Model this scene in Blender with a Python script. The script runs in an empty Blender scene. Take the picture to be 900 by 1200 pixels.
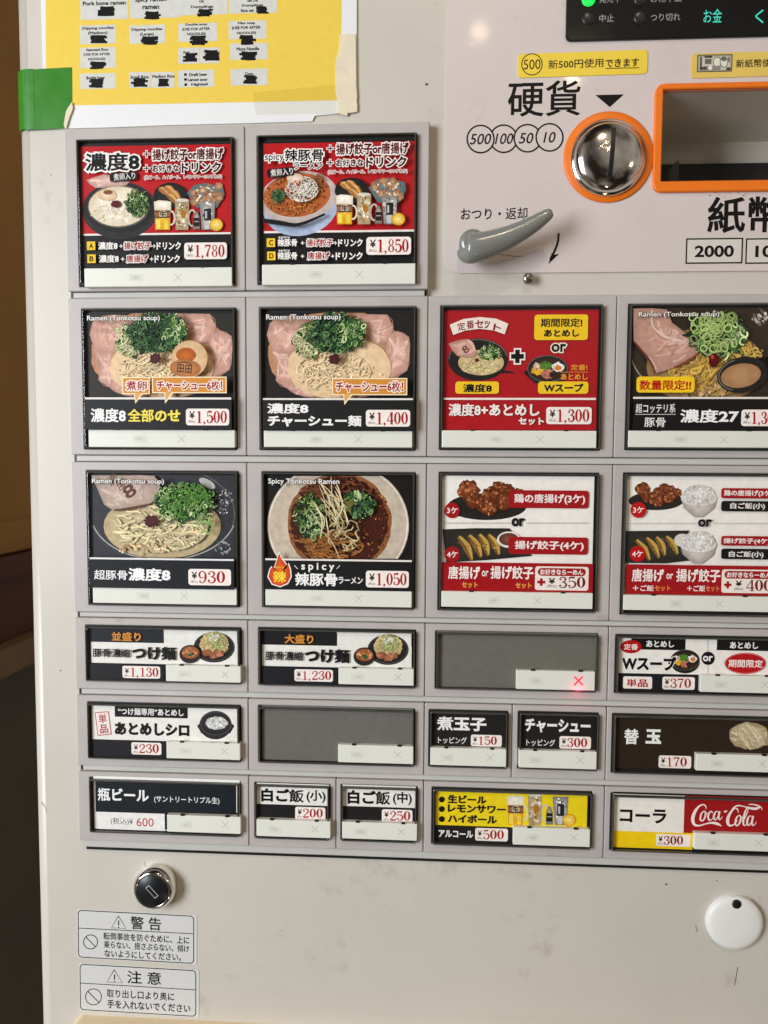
import bpy, bmesh, math, random
from mathutils import Matrix, Vector
random.seed(7)
scene = bpy.context.scene
COL = scene.collection

# ------------------------------------------------------------------ camera
F = 900.0                      # focal length in photo pixels (photo 900 x 1200)
D = 0.477
RX, RY, RZ = 0.06578800456, 0.05708633071, 0.00568921898
H = 1.30                       # world height of the button field's centre
M = (Matrix.Rotation(RZ, 3, 'Z') @ Matrix.Rotation(RX, 3, 'X') @ Matrix.Rotation(RY, 3, 'Y'))
CAMP = -(M.transposed() @ Vector((0, 0, D)))       # x right, y down, z away from the viewer

def world(v):                  # plane frame -> Blender
    return Vector((v[0], v[2], H - v[1]))

def FR(x, y, h=0.0):           # machine-front frame: x right, y up, h towards the viewer
    return (x, -h, H + y)

def ray(px, py):
    return M.transposed() @ Vector(((px - 450) / F, (py - 600) / F, 1.0))

def P(px, py, h=0.0):          # photo pixel -> (x, y) on the front at height h
    r = ray(px, py)
    t = (-h - CAMP[2]) / r[2]
    q = CAMP + r * t
    return (q[0], -q[1])

def PW(px, py, xw):            # photo pixel -> (depth, z) on the side wall x = xw
    r = ray(px, py)
    t = (xw - CAMP[0]) / r[0]
    return world(CAMP + r * t)

cam = bpy.data.cameras.new('camera')
cam.sensor_fit = 'HORIZONTAL'
cam.sensor_width = 36.0
cam.lens = 36.0 * F / 900.0
cam.clip_start = 0.01
cam.clip_end = 100
cam.dof.use_dof = True
cam.dof.focus_distance = 0.475
cam.dof.aperture_fstop = 18
camo = bpy.data.objects.new('camera', cam)
COL.objects.link(camo)
right, down, fwd = (Vector((M[i][0], M[i][2], -M[i][1])) for i in range(3))
mw = Matrix.Identity(4)
for i in range(3):
    mw[i][0], mw[i][1], mw[i][2] = right[i], -down[i], -fwd[i]
mw.translation = world(CAMP)
camo.matrix_world = mw
scene.camera = camo

# ------------------------------------------------------------------ world and lamps
w = bpy.data.worlds.new('World')
scene.world = w
w.use_nodes = True
bg = w.node_tree.nodes['Background']
bg.inputs[0].default_value = (1.0, 0.93, 0.85, 1)
bg.inputs[1].default_value = 0.16
# the unseen room: even, blotchy warm surroundings in every direction
wn = w.node_tree.nodes.new('ShaderNodeTexNoise')
wn.inputs['Scale'].default_value = 1.3
wn.inputs['Detail'].default_value = 3
wr = w.node_tree.nodes.new('ShaderNodeValToRGB')
wr.color_ramp.elements[0].position = 0.40
wr.color_ramp.elements[0].color = (0.10, 0.07, 0.05, 1)
wr.color_ramp.elements[1].position = 0.64
wr.color_ramp.elements[1].color = (2.2, 1.95, 1.7, 1)
w.node_tree.links.new(wn.outputs[0], wr.inputs[0])
w.node_tree.links.new(wr.outputs[0], bg.inputs[0])

def lamp_at(name, kind, x, y, h, energy, color, **kw):
    l = bpy.data.lights.new(name, kind)
    l.energy = energy
    l.color = color
    for k, v in kw.items():
        setattr(l, k, v)
    o = bpy.data.objects.new(name, l)
    COL.objects.link(o)
    o.location = FR(x, y, h)
    d = Vector(FR(0.0, 0.0, 0)) - o.location
    o.rotation_euler = d.to_track_quat('-Z', 'Y').to_euler()
    return o

lamp_at('ceiling_spot', 'POINT', 0.16, 1.75, 1.55, 31, (1.0, 0.80, 0.56), shadow_soft_size=0.03)
for lx, ly, lh, e in ((0.53, 1.40, 2.4, 1.5), (0.41, 1.80, 2.4, 1.1), (0.20, 1.62, 2.5, 1.2), (1.75, 0.45, 1.7, 10), (0.5, -2.2, 1.9, 9)):  # last two positions are unseen fill lamps, added to brighten the front
    lamp_at('pendant_and_fill_lamp', 'POINT', lx, ly, lh, e, (1.0, 0.78, 0.5), shadow_soft_size=0.016 if e < 5 else 0.06)
lamp_at('window_daylight', 'AREA', -1.38, 0.20, 1.35, 43, (0.88, 0.93, 1.0), shape='RECTANGLE', size=0.7, size_y=1.1)

vs = scene.view_settings
vs.view_transform = 'Standard'
vs.look = 'None'
vs.exposure = 0.05
vs.gamma = 1.0
vs.use_curve_mapping = False

# ------------------------------------------------------------------ materials
def lin(c):
    return tuple(((v / 255.0) / 12.92 if v <= 10 else (((v / 255.0) + 0.055) / 1.055) ** 2.4) for v in c)

def mat(name, col, rough=0.5, metal=0.0, spec=0.5, noise=None, bump=None, coat=0.0, dirt=None):
    m = bpy.data.materials.new(name)
    m.use_nodes = True
    nt = m.node_tree
    b = nt.nodes['Principled BSDF']
    c = lin(col) + (1,)
    b.inputs['Base Color'].default_value = c
    b.inputs['Roughness'].default_value = rough
    b.inputs['Metallic'].default_value = metal
    b.inputs['Specular IOR Level'].default_value = spec
    b.inputs['Coat Weight'].default_value = coat
    b.inputs['Coat Roughness'].default_value = 0.07
    tc = nt.nodes.new('ShaderNodeTexCoord')
    src = None
    def tex(scale, detail=4, rgh=0.6):
        n = nt.nodes.new('ShaderNodeTexNoise')
        n.inputs['Scale'].default_value = scale
        n.inputs['Detail'].default_value = detail
        n.inputs['Roughness'].default_value = rgh
        nt.links.new(tc.outputs['Object'], n.inputs['Vector'])
        return n
    if noise:                                   # (scale, amount)
        n = tex(noise[0])
        mr = nt.nodes.new('ShaderNodeMapRange')
        mr.inputs['From Min'].default_value = 0.3
        mr.inputs['From Max'].default_value = 0.7
        mr.inputs['To Min'].default_value = 1 - noise[1]
        mr.inputs['To Max'].default_value = 1 + noise[1]
        nt.links.new(n.outputs[0], mr.inputs['Value'])
        mx = nt.nodes.new('ShaderNodeMix')
        mx.data_type = 'RGBA'
        mx.blend_type = 'MULTIPLY'
        mx.inputs[0].default_value = 1
        mx.inputs[6].default_value = c
        nt.links.new(mr.outputs[0], mx.inputs[7])
        src = mx.outputs[2]
        mr2 = nt.nodes.new('ShaderNodeMapRange')
        mr2.inputs['To Min'].default_value = max(0.02, rough - 0.12)
        mr2.inputs['To Max'].default_value = rough + 0.12
        nt.links.new(n.outputs[0], mr2.inputs['Value'])
        nt.links.new(mr2.outputs[0], b.inputs['Roughness'])
    if dirt:                                    # (scale, threshold, colour): grimy smudges
        n = tex(dirt[0], 8, 0.75)
        big = tex(dirt[0] * 0.13, 3, 0.5)
        mu = nt.nodes.new('ShaderNodeMath')
        mu.operation = 'MULTIPLY'
        nt.links.new(n.outputs[0], mu.inputs[0])
        nt.links.new(big.outputs[0], mu.inputs[1])
        mr = nt.nodes.new('ShaderNodeMapRange')
        mr.inputs['From Min'].default_value = dirt[1]
        mr.inputs['From Max'].default_value = dirt[1] + 0.12
        mr.inputs['To Max'].default_value = 0.6
        nt.links.new(mu.outputs[0], mr.inputs['Value'])
        mx = nt.nodes.new('ShaderNodeMix')
        mx.data_type = 'RGBA'
        nt.links.new(mr.outputs[0], mx.inputs[0])
        if src:
            nt.links.new(src, mx.inputs[6])
        else:
            mx.inputs[6].default_value = c
        mx.inputs[7].default_value = lin(dirt[2]) + (1,)
        src = mx.outputs[2]
    if src:
        nt.links.new(src, b.inputs['Base Color'])
    if bump:                                    # (scale, strength)
        n = tex(bump[0], 2, 0.5)
        bp = nt.nodes.new('ShaderNodeBump')
        bp.inputs['Strength'].default_value = bump[1]
        bp.inputs['Distance'].default_value = 0.0004
        nt.links.new(n.outputs[0], bp.inputs['Height'])
        nt.links.new(bp.outputs[0], b.inputs['Normal'])
    return m

def emit(name, col, strength):
    m = bpy.data.materials.new(name)
    m.use_nodes = True
    b = m.node_tree.nodes['Principled BSDF']
    b.inputs['Base Color'].default_value = lin(col) + (1,)
    b.inputs['Emission Color'].default_value = lin(col) + (1,)
    b.inputs['Emission Strength'].default_value = strength
    return m

def clear(name, ior=1.45, rough=0.06, tint=(1, 1, 1)):
    m = bpy.data.materials.new(name)
    m.use_nodes = True
    nt = m.node_tree
    nt.nodes.clear()
    o = nt.nodes.new('ShaderNodeOutputMaterial')
    t = nt.nodes.new('ShaderNodeBsdfTransparent')
    t.inputs[0].default_value = tint + (1,)
    g = nt.nodes.new('ShaderNodeBsdfGlossy')
    g.inputs['Roughness'].default_value = rough
    lw = nt.nodes.new('ShaderNodeLayerWeight')      # same for both faces, unlike the Fresnel node
    lw.inputs[0].default_value = 0.5
    pw = nt.nodes.new('ShaderNodeMath')
    pw.operation = 'POWER'
    pw.inputs[1].default_value = 5
    nt.links.new(lw.outputs['Facing'], pw.inputs[0])
    fr = nt.nodes.new('ShaderNodeMapRange')
    fr.inputs['To Min'].default_value = ((ior - 1) / (ior + 1)) ** 2 * 1.3
    nt.links.new(pw.outputs[0], fr.inputs['Value'])
    mx = nt.nodes.new('ShaderNodeMixShader')
    nt.links.new(fr.outputs[0], mx.inputs[0])
    nt.links.new(t.outputs[0], mx.inputs[1])
    nt.links.new(g.outputs[0], mx.inputs[2])
    nt.links.new(mx.outputs[0], o.inputs[0])
    return m

def print_material(name, rough, amount=0.05, spec=0.2):
    m = bpy.data.materials.new(name)
    m.use_nodes = True
    nt = m.node_tree
    b = nt.nodes['Principled BSDF']
    b.inputs['Roughness'].default_value = rough
    b.inputs['Specular IOR Level'].default_value = spec
    a = nt.nodes.new('ShaderNodeAttribute')
    a.attribute_name = 'ink'
    tc = nt.nodes.new('ShaderNodeTexCoord')
    n = nt.nodes.new('ShaderNodeTexNoise')
    n.inputs['Scale'].default_value = 260
    n.inputs['Detail'].default_value = 5
    nt.links.new(tc.outputs['Object'], n.inputs['Vector'])
    mr = nt.nodes.new('ShaderNodeMapRange')
    mr.inputs['From Min'].default_value = 0.3
    mr.inputs['From Max'].default_value = 0.7
    mr.inputs['To Min'].default_value = 1 - amount
    mr.inputs['To Max'].default_value = 1 + amount
    nt.links.new(n.outputs[0], mr.inputs['Value'])
    mx = nt.nodes.new('ShaderNodeMix')
    mx.data_type = 'RGBA'
    mx.blend_type = 'MULTIPLY'
    mx.inputs[0].default_value = 1
    nt.links.new(a.outputs['Color'], mx.inputs[6])
    nt.links.new(mr.outputs[0], mx.inputs[7])
    nt.links.new(mx.outputs[2], b.inputs['Base Color'])
    return m

MT = dict(
    body=mat('body_paint', (202, 196, 184), 0.34, noise=(9, 0.03), bump=(900, 0.05), dirt=(60, 0.315, (160, 152, 134))),
    plate=mat('payment_plate_plastic', (212, 200, 195), 0.3, noise=(25, 0.02), bump=(160, 0.12), coat=0.4),
    bezel=mat('bezel_plastic', (185, 178, 173), 0.42, noise=(30, 0.05), bump=(1500, 0.05), dirt=(90, 0.36, (140, 130, 122))),
    rail=mat('rail_plastic', (192, 190, 184), 0.4, noise=(40, 0.04)),
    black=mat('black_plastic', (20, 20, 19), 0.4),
    rim=mat('smoky_rim', (72, 70, 66), 0.18, noise=(80, 0.2)),
    tray=mat('dark_tray', (30, 29, 27), 0.5),
    strip=mat('status_strip_plastic', (226, 226, 214), 0.35, noise=(60, 0.015)),
    chrome=mat('chrome', (225, 222, 215), 0.07, 1.0, noise=(50, 0.03)),
    steel=mat('steel', (150, 145, 135), 0.3, 1.0),
    darkmetal=mat('dark_metal', (58, 60, 62), 0.32, 0.8),
    orange=mat('orange_plastic', (238, 118, 16), 0.45, noise=(40, 0.03)),
    lever=mat('lever_plastic', (128, 128, 122), 0.22, noise=(30, 0.03), coat=0.3),
    grey=mat('recess_plastic', (205, 200, 188), 0.5),
    display=mat('display_glass', (6, 6, 7), 0.12),
    outlet=mat('outlet_plastic', (236, 214, 178), 0.4, noise=(30, 0.04), dirt=(90, 0.34, (150, 125, 95))),
    cap=mat('cap_plastic', (232, 231, 226), 0.35),
    paper=mat('paper', (228, 229, 228), 0.6, noise=(40, 0.02), bump=(60, 0.3)),
    green=mat('green_tape', (52, 128, 30), 0.28, noise=(60, 0.06), bump=(120, 0.3)),
    masking=mat('masking_tape', (226, 214, 186), 0.6, noise=(120, 0.06), bump=(300, 0.6)),
    sticker=mat('sticker_vinyl', (214, 213, 210), 0.4, noise=(40, 0.02)),
    yellow=mat('yellow_sticker', (240, 208, 66), 0.35, noise=(40, 0.02)),
    gold=mat('worn_yellow_sticker', (226, 194, 96), 0.35, noise=(30, 0.05)),
    wall=mat('tan_wall', (168, 122, 58), 0.7, noise=(4, 0.12)),
    wood=mat('dark_wood', (84, 36, 20), 0.5, noise=(12, 0.2)),
    ledge=mat('ledge_wood', (122, 98, 66), 0.5, noise=(12, 0.12)),
    lower=mat('lower_wall', (84, 78, 66), 0.7, noise=(6, 0.08)),
    ink=print_material('printed_ink', 0.5, 0.05),
    panelink=print_material('panel_ink', 0.45, 0.02),
    photoink=print_material('photo_ink', 0.5, 0.14),
    clear=clear('clear_cover', 1.4, 0.10),
    tape=clear('clear_tape', 1.35, 0.25, (0.965, 0.95, 0.92)),
    led=emit('green_led', (20, 240, 70), 1.3),
    ledoff=mat('unlit_led', (34, 35, 34), 0.3),
    redled=emit('red_led', (255, 40, 70), 1.6),
    teal=emit('teal_dots', (50, 190, 165), 0.7),
)

# ------------------------------------------------------------------ object helpers
def parent_to(o, parent):
    o.parent = parent
    loc = parent.location
    if parent.type == 'EMPTY':
        o.matrix_parent_inverse = Matrix.Translation(-loc)

def obj(name, verts, faces, material, parent=None, smooth=False, cols=None):
    me = bpy.data.meshes.new(name)
    me.from_pydata([tuple(v) for v in verts], [], faces)
    if material:
        me.materials.append(material)
    if cols is not None:
        a = me.color_attributes.new('ink', 'FLOAT_COLOR', 'POINT')
        buf = []
        for c in cols:
            buf.extend((c[0], c[1], c[2], 1.0))
        a.data.foreach_set('color', buf)
    if smooth:
        me.polygons.foreach_set('use_smooth', [True] * len(me.polygons))
    me.update()
    o = bpy.data.objects.new(name, me)
    COL.objects.link(o)
    if parent:
        parent_to(o, parent)
    return o

def fix_normals(o):
    bm = bmesh.new()
    bm.from_mesh(o.data)
    bmesh.ops.recalc_face_normals(bm, faces=bm.faces)
    bm.to_mesh(o.data)
    bm.free()
    return o

def tag(o, label, cat=None, group=None, kind=None):
    if label:
        o['label'] = label
    if cat:
        o['category'] = cat
    if group:
        o['group'] = group
    if kind:
        o['kind'] = kind
    return o

def loft(name, rings, material, parent=None, smooth=False, cap_end=True, cap_start=False, cols=None):
    n = len(rings[0])
    v, f = [], []
    for r in rings:
        v += r
    for i in range(len(rings) - 1):
        for j in range(n):
            k = (j + 1) % n
            f.append((i * n + j, i * n + k, (i + 1) * n + k, (i + 1) * n + j))
    if cap_end:
        b = (len(rings) - 1) * n
        f.append(tuple(range(b, b + n)))
    if cap_start:
        f.append(tuple(reversed(range(n))))
    return fix_normals(obj(name, v, f, material, parent, smooth, cols))

def rrect(x0, y0, x1, y1, r, n=4):     # rounded rectangle, counter-clockwise, y up
    pts = []
    for cx, cy, a0 in ((x1 - r, y0 + r, -90), (x1 - r, y1 - r, 0), (x0 + r, y1 - r, 90), (x0 + r, y0 + r, 180)):
        for i in range(n + 1):
            a = math.radians(a0 + 90 * i / n)
            pts.append((cx + r * math.cos(a), cy + r * math.sin(a)))
    return pts

def slab(name, outline, h0, h1, bev, material, parent=None, inset=None, smooth=False):
    """a plate standing from h0 to h1 with a chamfered top edge"""
    cx = sum(p[0] for p in outline) / len(outline)
    cy = sum(p[1] for p in outline) / len(outline)
    hw = max(abs(p[0] - cx) for p in outline)
    hh = max(abs(p[1] - cy) for p in outline)
    def ins(d):
        return [(cx + (p[0] - cx) * (1 - d / hw), cy + (p[1] - cy) * (1 - d / hh)) for p in outline]
    rings = [[FR(x, y, h0) for x, y in outline], [FR(x, y, h1 - bev) for x, y in outline],
             [FR(x, y, h1 - bev * 0.3) for x, y in ins(bev * 0.3)], [FR(x, y, h1) for x, y in ins(bev)]]
    return loft(name, rings, material, parent, smooth)

def lathe(name, cx, cy, prof, material, parent=None, n=48, cap_end=True):   # prof: (radius, h)
    rings = []
    for r, h in prof:
        rings.append([FR(cx + r * math.cos(2 * math.pi * i / n), cy + r * math.sin(2 * math.pi * i / n), h) for i in range(n)])
    return loft(name, rings, material, parent, True, cap_end)

def frame_ring(name, outer, inner, h0, h1, hin, bev, material, parent=None):
    """a frame: outline outside, opening inside (same vertex count), opening walls down to hin"""
    def sh(o, d):
        cx = sum(p[0] for p in o) / len(o); cy = sum(p[1] for p in o) / len(o)
        hw = max(abs(p[0] - cx) for p in o); hh = max(abs(p[1] - cy) for p in o)
        return [(cx + (p[0] - cx) * (1 - d / hw), cy + (p[1] - cy) * (1 - d / hh)) for p in o]
    R = [[FR(x, y, h0) for x, y in outer], [FR(x, y, h1 - bev) for x, y in outer],
         [FR(x, y, h1) for x, y in sh(outer, bev)], [FR(x, y, h1) for x, y in sh(inner, -bev)],
         [FR(x, y, h1 - bev) for x, y in inner], [FR(x, y, hin) for x, y in inner]]
    return loft(name, R, material, parent, False, False)

# ------------------------------------------------------------------ lettering
_gc = {}
def script(ch):
    o = ord(ch)
    if ch in '白玉子大小中生品円入口手上':
        return 3
    return 2 if o >= 0x4e00 and o < 0xa000 else 1 if o >= 0x3000 else 0

def weighted(s, bold):
    """lettering whose dense kanji get a lighter weight than kana, and kana than Latin"""
    kinds = [script(c) for c in s]
    fac = (1.0, 1.1, 0.66, 1.05)
    if len(set(kinds)) == 1 or bold == 0:
        return glyphs(s, min(bold * fac[kinds[0]], 0.036 if kinds[0] == 0 and len(s) > 1 else 1))
    V, Fc = [], []
    edges, prev = [], 0
    for i in range(1, len(s) + 1):
        if i == len(s) or kinds[i] != kinds[i - 1]:
            e = 1e9
            if i < len(s) and s[:i].strip():
                e = max(p[0] for p in glyphs(s[:i], 0)[0]) + 0.012
            edges.append((kinds[i - 1], e))
    lo = -1e9
    for k, hi in edges:
        gv, gf = glyphs(s, bold * fac[k])
        idx = {}
        for f in gf:
            c = sum(gv[j][0] for j in f) / len(f)
            if lo < c <= hi:
                q = []
                for j in f:
                    if j not in idx:
                        idx[j] = len(V)
                        V.append(gv[j])
                    q.append(idx[j])
                Fc.append(tuple(q))
        lo = hi
    return V, Fc

def glyphs(s, bold):
    key = (s, round(bold, 4))
    if key not in _gc:
        c = bpy.data.curves.new('t', 'FONT')
        c.body = s
        c.resolution_u = 4 if all(ord(ch) < 256 for ch in s) else 2
        c.bevel_depth = bold
        c.bevel_resolution = 0
        o = bpy.data.objects.new('t', c)
        m = o.to_mesh()
        _gc[key] = ([tuple(v.co) for v in m.vertices], [tuple(p.vertices) for p in m.polygons])
        o.to_mesh_clear()
        bpy.data.objects.remove(o)
        bpy.data.curves.remove(c)
    return _gc[key]

def catmull(pts, k=5):
    out = []
    n = len(pts)
    for i in range(n - 1):
        p0, p1, p2, p3 = pts[max(i - 1, 0)], pts[i], pts[i + 1], pts[min(i + 2, n - 1)]
        for j in range(k):
            t = j / k
            out.append(tuple(0.5 * ((2 * b) + (-a + c) * t + (2 * a - 5 * b + 4 * c - d) * t * t + (-a + 3 * b - 3 * c + d) * t ** 3)
                             for a, b, c, d in zip(p0, p1, p2, p3)))
    out.append(tuple(pts[-1]))
    return out

# serif figures drawn as strokes (x, y up, width) in a box of height 1
SERIF = {
    '1': (0.5, [[(.26, .02, .13), (.26, .97, .13)], [(.09, .85, .03), (.26, .96, .06)], [(.08, .015, .03), (.44, .015, .03)]], []),
    '2': (0.5, [[(.08, .72, .06), (.10, .88, .05), (.22, .97, .05), (.37, .91, .1), (.42, .75, .13), (.35, .55, .11), (.2, .32, .06), (.06, .12, .04)],
                [(.05, .07, .12), (.25, .07, .13), (.42, .07, .1), (.46, .22, .03)]], [(.11, .73, .07)]),
    '3': (0.5, [[(.08, .78, .05), (.12, .92, .05), (.23, .97, .05), (.36, .9, .1), (.39, .77, .12), (.33, .6, .07), (.2, .53, .035)],
                [(.2, .53, .035), (.36, .46, .09), (.43, .28, .14), (.36, .08, .1), (.22, .02, .05), (.1, .07, .05), (.06, .2, .06)]],
          [(.11, .77, .07), (.1, .22, .07)]),
    '4': (0.5, [[(.35, .0, .13), (.35, 1, .13)], [(.34, .97, .04), (.03, .3, .04)], [(.02, .27, .06), (.49, .27, .06)], [(.2, .015, .03), (.48, .015, .03)]], []),
    '5': (0.5, [[(.1, .93, .11), (.4, .93, .12)], [(.1, .97, .04), (.09, .53, .03)],
                [(.09, .53, .03), (.22, .61, .05), (.37, .54, .1), (.44, .33, .14), (.37, .1, .1), (.22, .02, .05), (.1, .07, .05), (.06, .2, .06)]], [(.1, .2, .07)]),
    '6': (0.5, [[(.41, .86, .05), (.36, .95, .05), (.26, .97, .05), (.13, .82, .1), (.08, .5, .14), (.1, .22, .12), (.22, .03, .05), (.37, .08, .09), (.43, .3, .13), (.37, .52, .08), (.25, .58, .04), (.12, .46, .04)]], [(.39, .84, .06)]),
    '7': (0.5, [[(.06, .93, .11), (.45, .93, .12)], [(.06, .95, .03), (.05, .74, .03)], [(.44, .9, .05), (.28, .5, .09), (.2, .02, .16)]], []),
    ',': (0.26, [[(.12, .06, .1), (.14, -.02, .07), (.06, -.14, .02)]], [(.11, .06, .075)]),
}
SERIF['9'] = (0.5, [[(.5 - x, 1 - y, w_) for x, y, w_ in st] for st in SERIF['6'][1]], [(.5 - x, 1 - y, r) for x, y, r in SERIF['6'][2]])

def sclip(poly, box):
    u0, v0, u1, v1 = box
    for ax, lim, sg in ((0, u0, 1), (0, u1, -1), (1, v0, 1), (1, v1, -1)):
        out = []
        for i, p in enumerate(poly):
            q = poly[i - 1]
            ip, iq = (p[ax] - lim) * sg >= 0, (q[ax] - lim) * sg >= 0
            if ip != iq:
                t = (lim - q[ax]) / (p[ax] - q[ax])
                out.append(tuple(q[k] + (p[k] - q[k]) * t for k in range(len(p))))
            if ip:
                out.append(p)
        poly = out
        if len(poly) < 3:
            return []
    return poly

def jit(c, a):
    k = 1 + random.uniform(-a, a)
    return tuple(max(0, min(255, v * k + random.uniform(-a, a) * 20)) for v in c)

def ink(c):            # printed colours: dense blacks, full saturation
    return tuple(v ** 1.14 for v in lin(c))

class Art:
    """flat print laid over a surface; coordinates are pixels of an enlargement of the photo"""
    STEP = 2.6e-6
    def __init__(s, ox, oy, sc, h):
        s.ox, s.oy, s.sc, s.h = ox, oy, sc, h
        s.k = 0
        s.lay = {}
        s.on('card_print')
        s.clip = None
    def on(s, name):
        s.name = name
        s.box = None
        if name in ('lettering', 'food_picture', 'price_tag', 'panel_lettering'):
            s.chunk()
        else:
            s.cur = s.lay.setdefault((name, 0), ([], [], []))
        return s
    def chunk(s):
        s.n = getattr(s, 'n', 0) + 1
        s.cur = s.lay.setdefault((s.name, s.n), ([], [], []))
    def near(s, u0, v0, u1, v1):
        """a piece of print that lies off the previous one becomes an object of its own"""
        if s.name not in ('lettering', 'panel_lettering'):
            return
        b = s.box
        if b and b[0] <= (u0 + u1) / 2 <= b[2] and b[1] <= (v0 + v1) / 2 <= b[3]:
            s.box = (min(u0, b[0]), min(v0, b[1]), max(u1, b[2]), max(v1, b[3]))
            return
        s.chunk()
        s.box = (u0, v0, u1, v1)
    def pt(s, u, v):
        return P(s.ox + u / s.sc, s.oy + v / s.sc, s.h)
    def size(s, u0, v0, u1, v1):
        a, b = s.pt(u0, (v0 + v1) / 2), s.pt(u1, (v0 + v1) / 2)
        c, d = s.pt((u0 + u1) / 2, v0), s.pt((u0 + u1) / 2, v1)
        return abs(b[0] - a[0]), abs(c[1] - d[1])
    def put(s, pts, faces, cols, dz=None):
        V, Fc, C = s.cur
        b = len(V)
        s.k += 1
        h = s.h + s.k * s.STEP
        for i, (x, y) in enumerate(pts):
            V.append(FR(x, y, h + (dz[i] if dz else 0)))
        C.extend(cols)
        Fc.extend(tuple(b + i for i in f) for f in faces)
    def poly(s, uv, col):
        s.near(min(p[0] for p in uv), min(p[1] for p in uv), max(p[0] for p in uv), max(p[1] for p in uv))
        if s.clip:
            uv = sclip(list(uv), s.clip)
            if not uv:
                return
        c = ink(col)
        s.put([s.pt(*p) for p in uv], [tuple(range(len(uv)))], [c] * len(uv))
    def fan(s, uv, cin, cout, centre=None):
        """polygon shaded from a centre colour to a rim colour"""
        cu = centre[0] if centre else sum(p[0] for p in uv) / len(uv)
        cv = centre[1] if centre else sum(p[1] for p in uv) / len(uv)
        if s.clip:
            u0, v0, u1, v1 = s.clip
            uv = [(min(max(a, u0), u1), min(max(b, v0), v1)) for a, b in uv]
            cu, cv = min(max(cu, u0), u1), min(max(cv, v0), v1)
        n = len(uv)
        s.put([s.pt(cu, cv)] + [s.pt(*p) for p in uv], [(0, i + 1, (i + 1) % n + 1) for i in range(n)],
              [ink(cin)] + [ink(cout)] * n)
    def ellp(s, cu, cv, ru, rv, rot=0, n=36, wob=0.0, a0=0, a1=360):
        out = []
        ca, sa = math.cos(math.radians(rot)), math.sin(math.radians(rot))
        full = abs(a1 - a0) >= 360
        for i in range(n if full else n + 1):
            a = math.radians(a0 + (a1 - a0) * i / n)
            k = 1 + random.uniform(-wob, wob)
            x, y = ru * k * math.cos(a), rv * k * math.sin(a)
            out.append((cu + x * ca - y * sa, cv + x * sa + y * ca))
        return out
    def ell(s, cu, cv, ru, rv, col, rot=0, n=32, wob=0.0, rim=None):
        p = s.ellp(cu, cv, ru, rv, rot, n, wob)
        if rim:
            s.fan(p, col, rim, (cu, cv))
        else:
            s.poly(p, col)
    def ring(s, cu, cv, ru, rv, wd, col, rot=0, n=36, a0=0, a1=360):
        p = s.ellp(cu, cv, ru, rv, rot, n, 0, a0, a1)
        if abs(a1 - a0) >= 360:
            p.append(p[0])
        s.line(p, wd, col, k=0)
    def line(s, pts, wd, col, k=4, taper=False):
        """ribbon; points may carry their own width"""
        pts = [(p[0], p[1], p[2] if len(p) > 2 else wd) for p in pts]
        s.near(min(p[0] for p in pts), min(p[1] for p in pts), max(p[0] for p in pts), max(p[1] for p in pts))
        if k and len(pts) > 2:
            pts = catmull(pts, k)
        n = len(pts)
        L, R = [], []
        for i, p in enumerate(pts):
            a, b = pts[max(i - 1, 0)], pts[min(i + 1, n - 1)]
            dx, dy = b[0] - a[0], b[1] - a[1]
            d = math.hypot(dx, dy) or 1
            hw = p[2] / 2
            if taper and (i == 0 or i == n - 1):
                hw *= 0.3
            L.append((p[0] - dy / d * hw, p[1] + dx / d * hw))
            R.append((p[0] + dy / d * hw, p[1] - dx / d * hw))
        c = ink(col)
        if s.clip:
            for i in range(n - 1):
                q = sclip([L[i], L[i + 1], R[i + 1], R[i]], s.clip)
                if q:
                    s.put([s.pt(*x) for x in q], [tuple(range(len(q)))], [c] * len(q))
                    s.k -= 0.9
            s.k += 1
            return
        s.put([s.pt(*x) for x in L + R], [(i, i + 1, n + i + 1, n + i) for i in range(n - 1)], [c] * (2 * n),
              [j * 4e-8 for j in range(n)] * 2)
    def rect(s, u0, v0, u1, v1, col, r=0, rot=0):
        s.near(u0, v0, u1, v1)
        cx, cy = s.pt((u0 + u1) / 2, (v0 + v1) / 2)
        wd, ht = s.size(u0, v0, u1, v1)
        if r:
            rr = min(r / s.sc * 0.00053, wd / 2.01, ht / 2.01)
            p = rrect(-wd / 2, -ht / 2, wd / 2, ht / 2, rr, 4)
        else:
            p = [(-wd / 2, -ht / 2), (wd / 2, -ht / 2), (wd / 2, ht / 2), (-wd / 2, ht / 2)]
        ca, sa = math.cos(math.radians(rot)), math.sin(math.radians(rot))
        s.put([(cx + x * ca - y * sa, cy + x * sa + y * ca) for x, y in p], [tuple(range(len(p)))], [ink(col)] * len(p))
    def text(s, t, u0, v0, u1, v1, col, bold=0.0, out=None, rot=0, shear=0.0):
        """lettering whose ink fills the given box; out = (colour, width) draws an outline behind"""
        s.near(u0, v0, u1, v1)
        gv, gf = weighted(t, bold)
        x0, x1 = min(p[0] for p in gv), max(p[0] for p in gv)
        y0, y1 = min(p[1] for p in gv), max(p[1] for p in gv)
        cx, cy = s.pt((u0 + u1) / 2, (v0 + v1) / 2)
        wd, ht = s.size(u0, v0, u1, v1)
        sx, sy = wd / (x1 - x0), ht / (y1 - y0)
        mx, my = (x0 + x1) / 2, (y0 + y1) / 2
        ca, sa = math.cos(math.radians(rot)), math.sin(math.radians(rot))
        def go(vs, fs, c, b):
            q = []
            for p in vs:
                y = (p[1] - my) * sy
                x = (p[0] - mx) * sx + y * shear
                q.append((cx + x * ca - y * sa, cy + x * sa + y * ca))
            zz = [(p[2] / b if b else 0) * 1.0e-6 for p in vs]
            s.put(q, fs, [ink(c)] * len(q), zz)
        if out:
            ov, of = glyphs(t, bold + out[1])
            go(ov, of, out[0], bold + out[1])
        go(gv, gf, col, bold)
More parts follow.
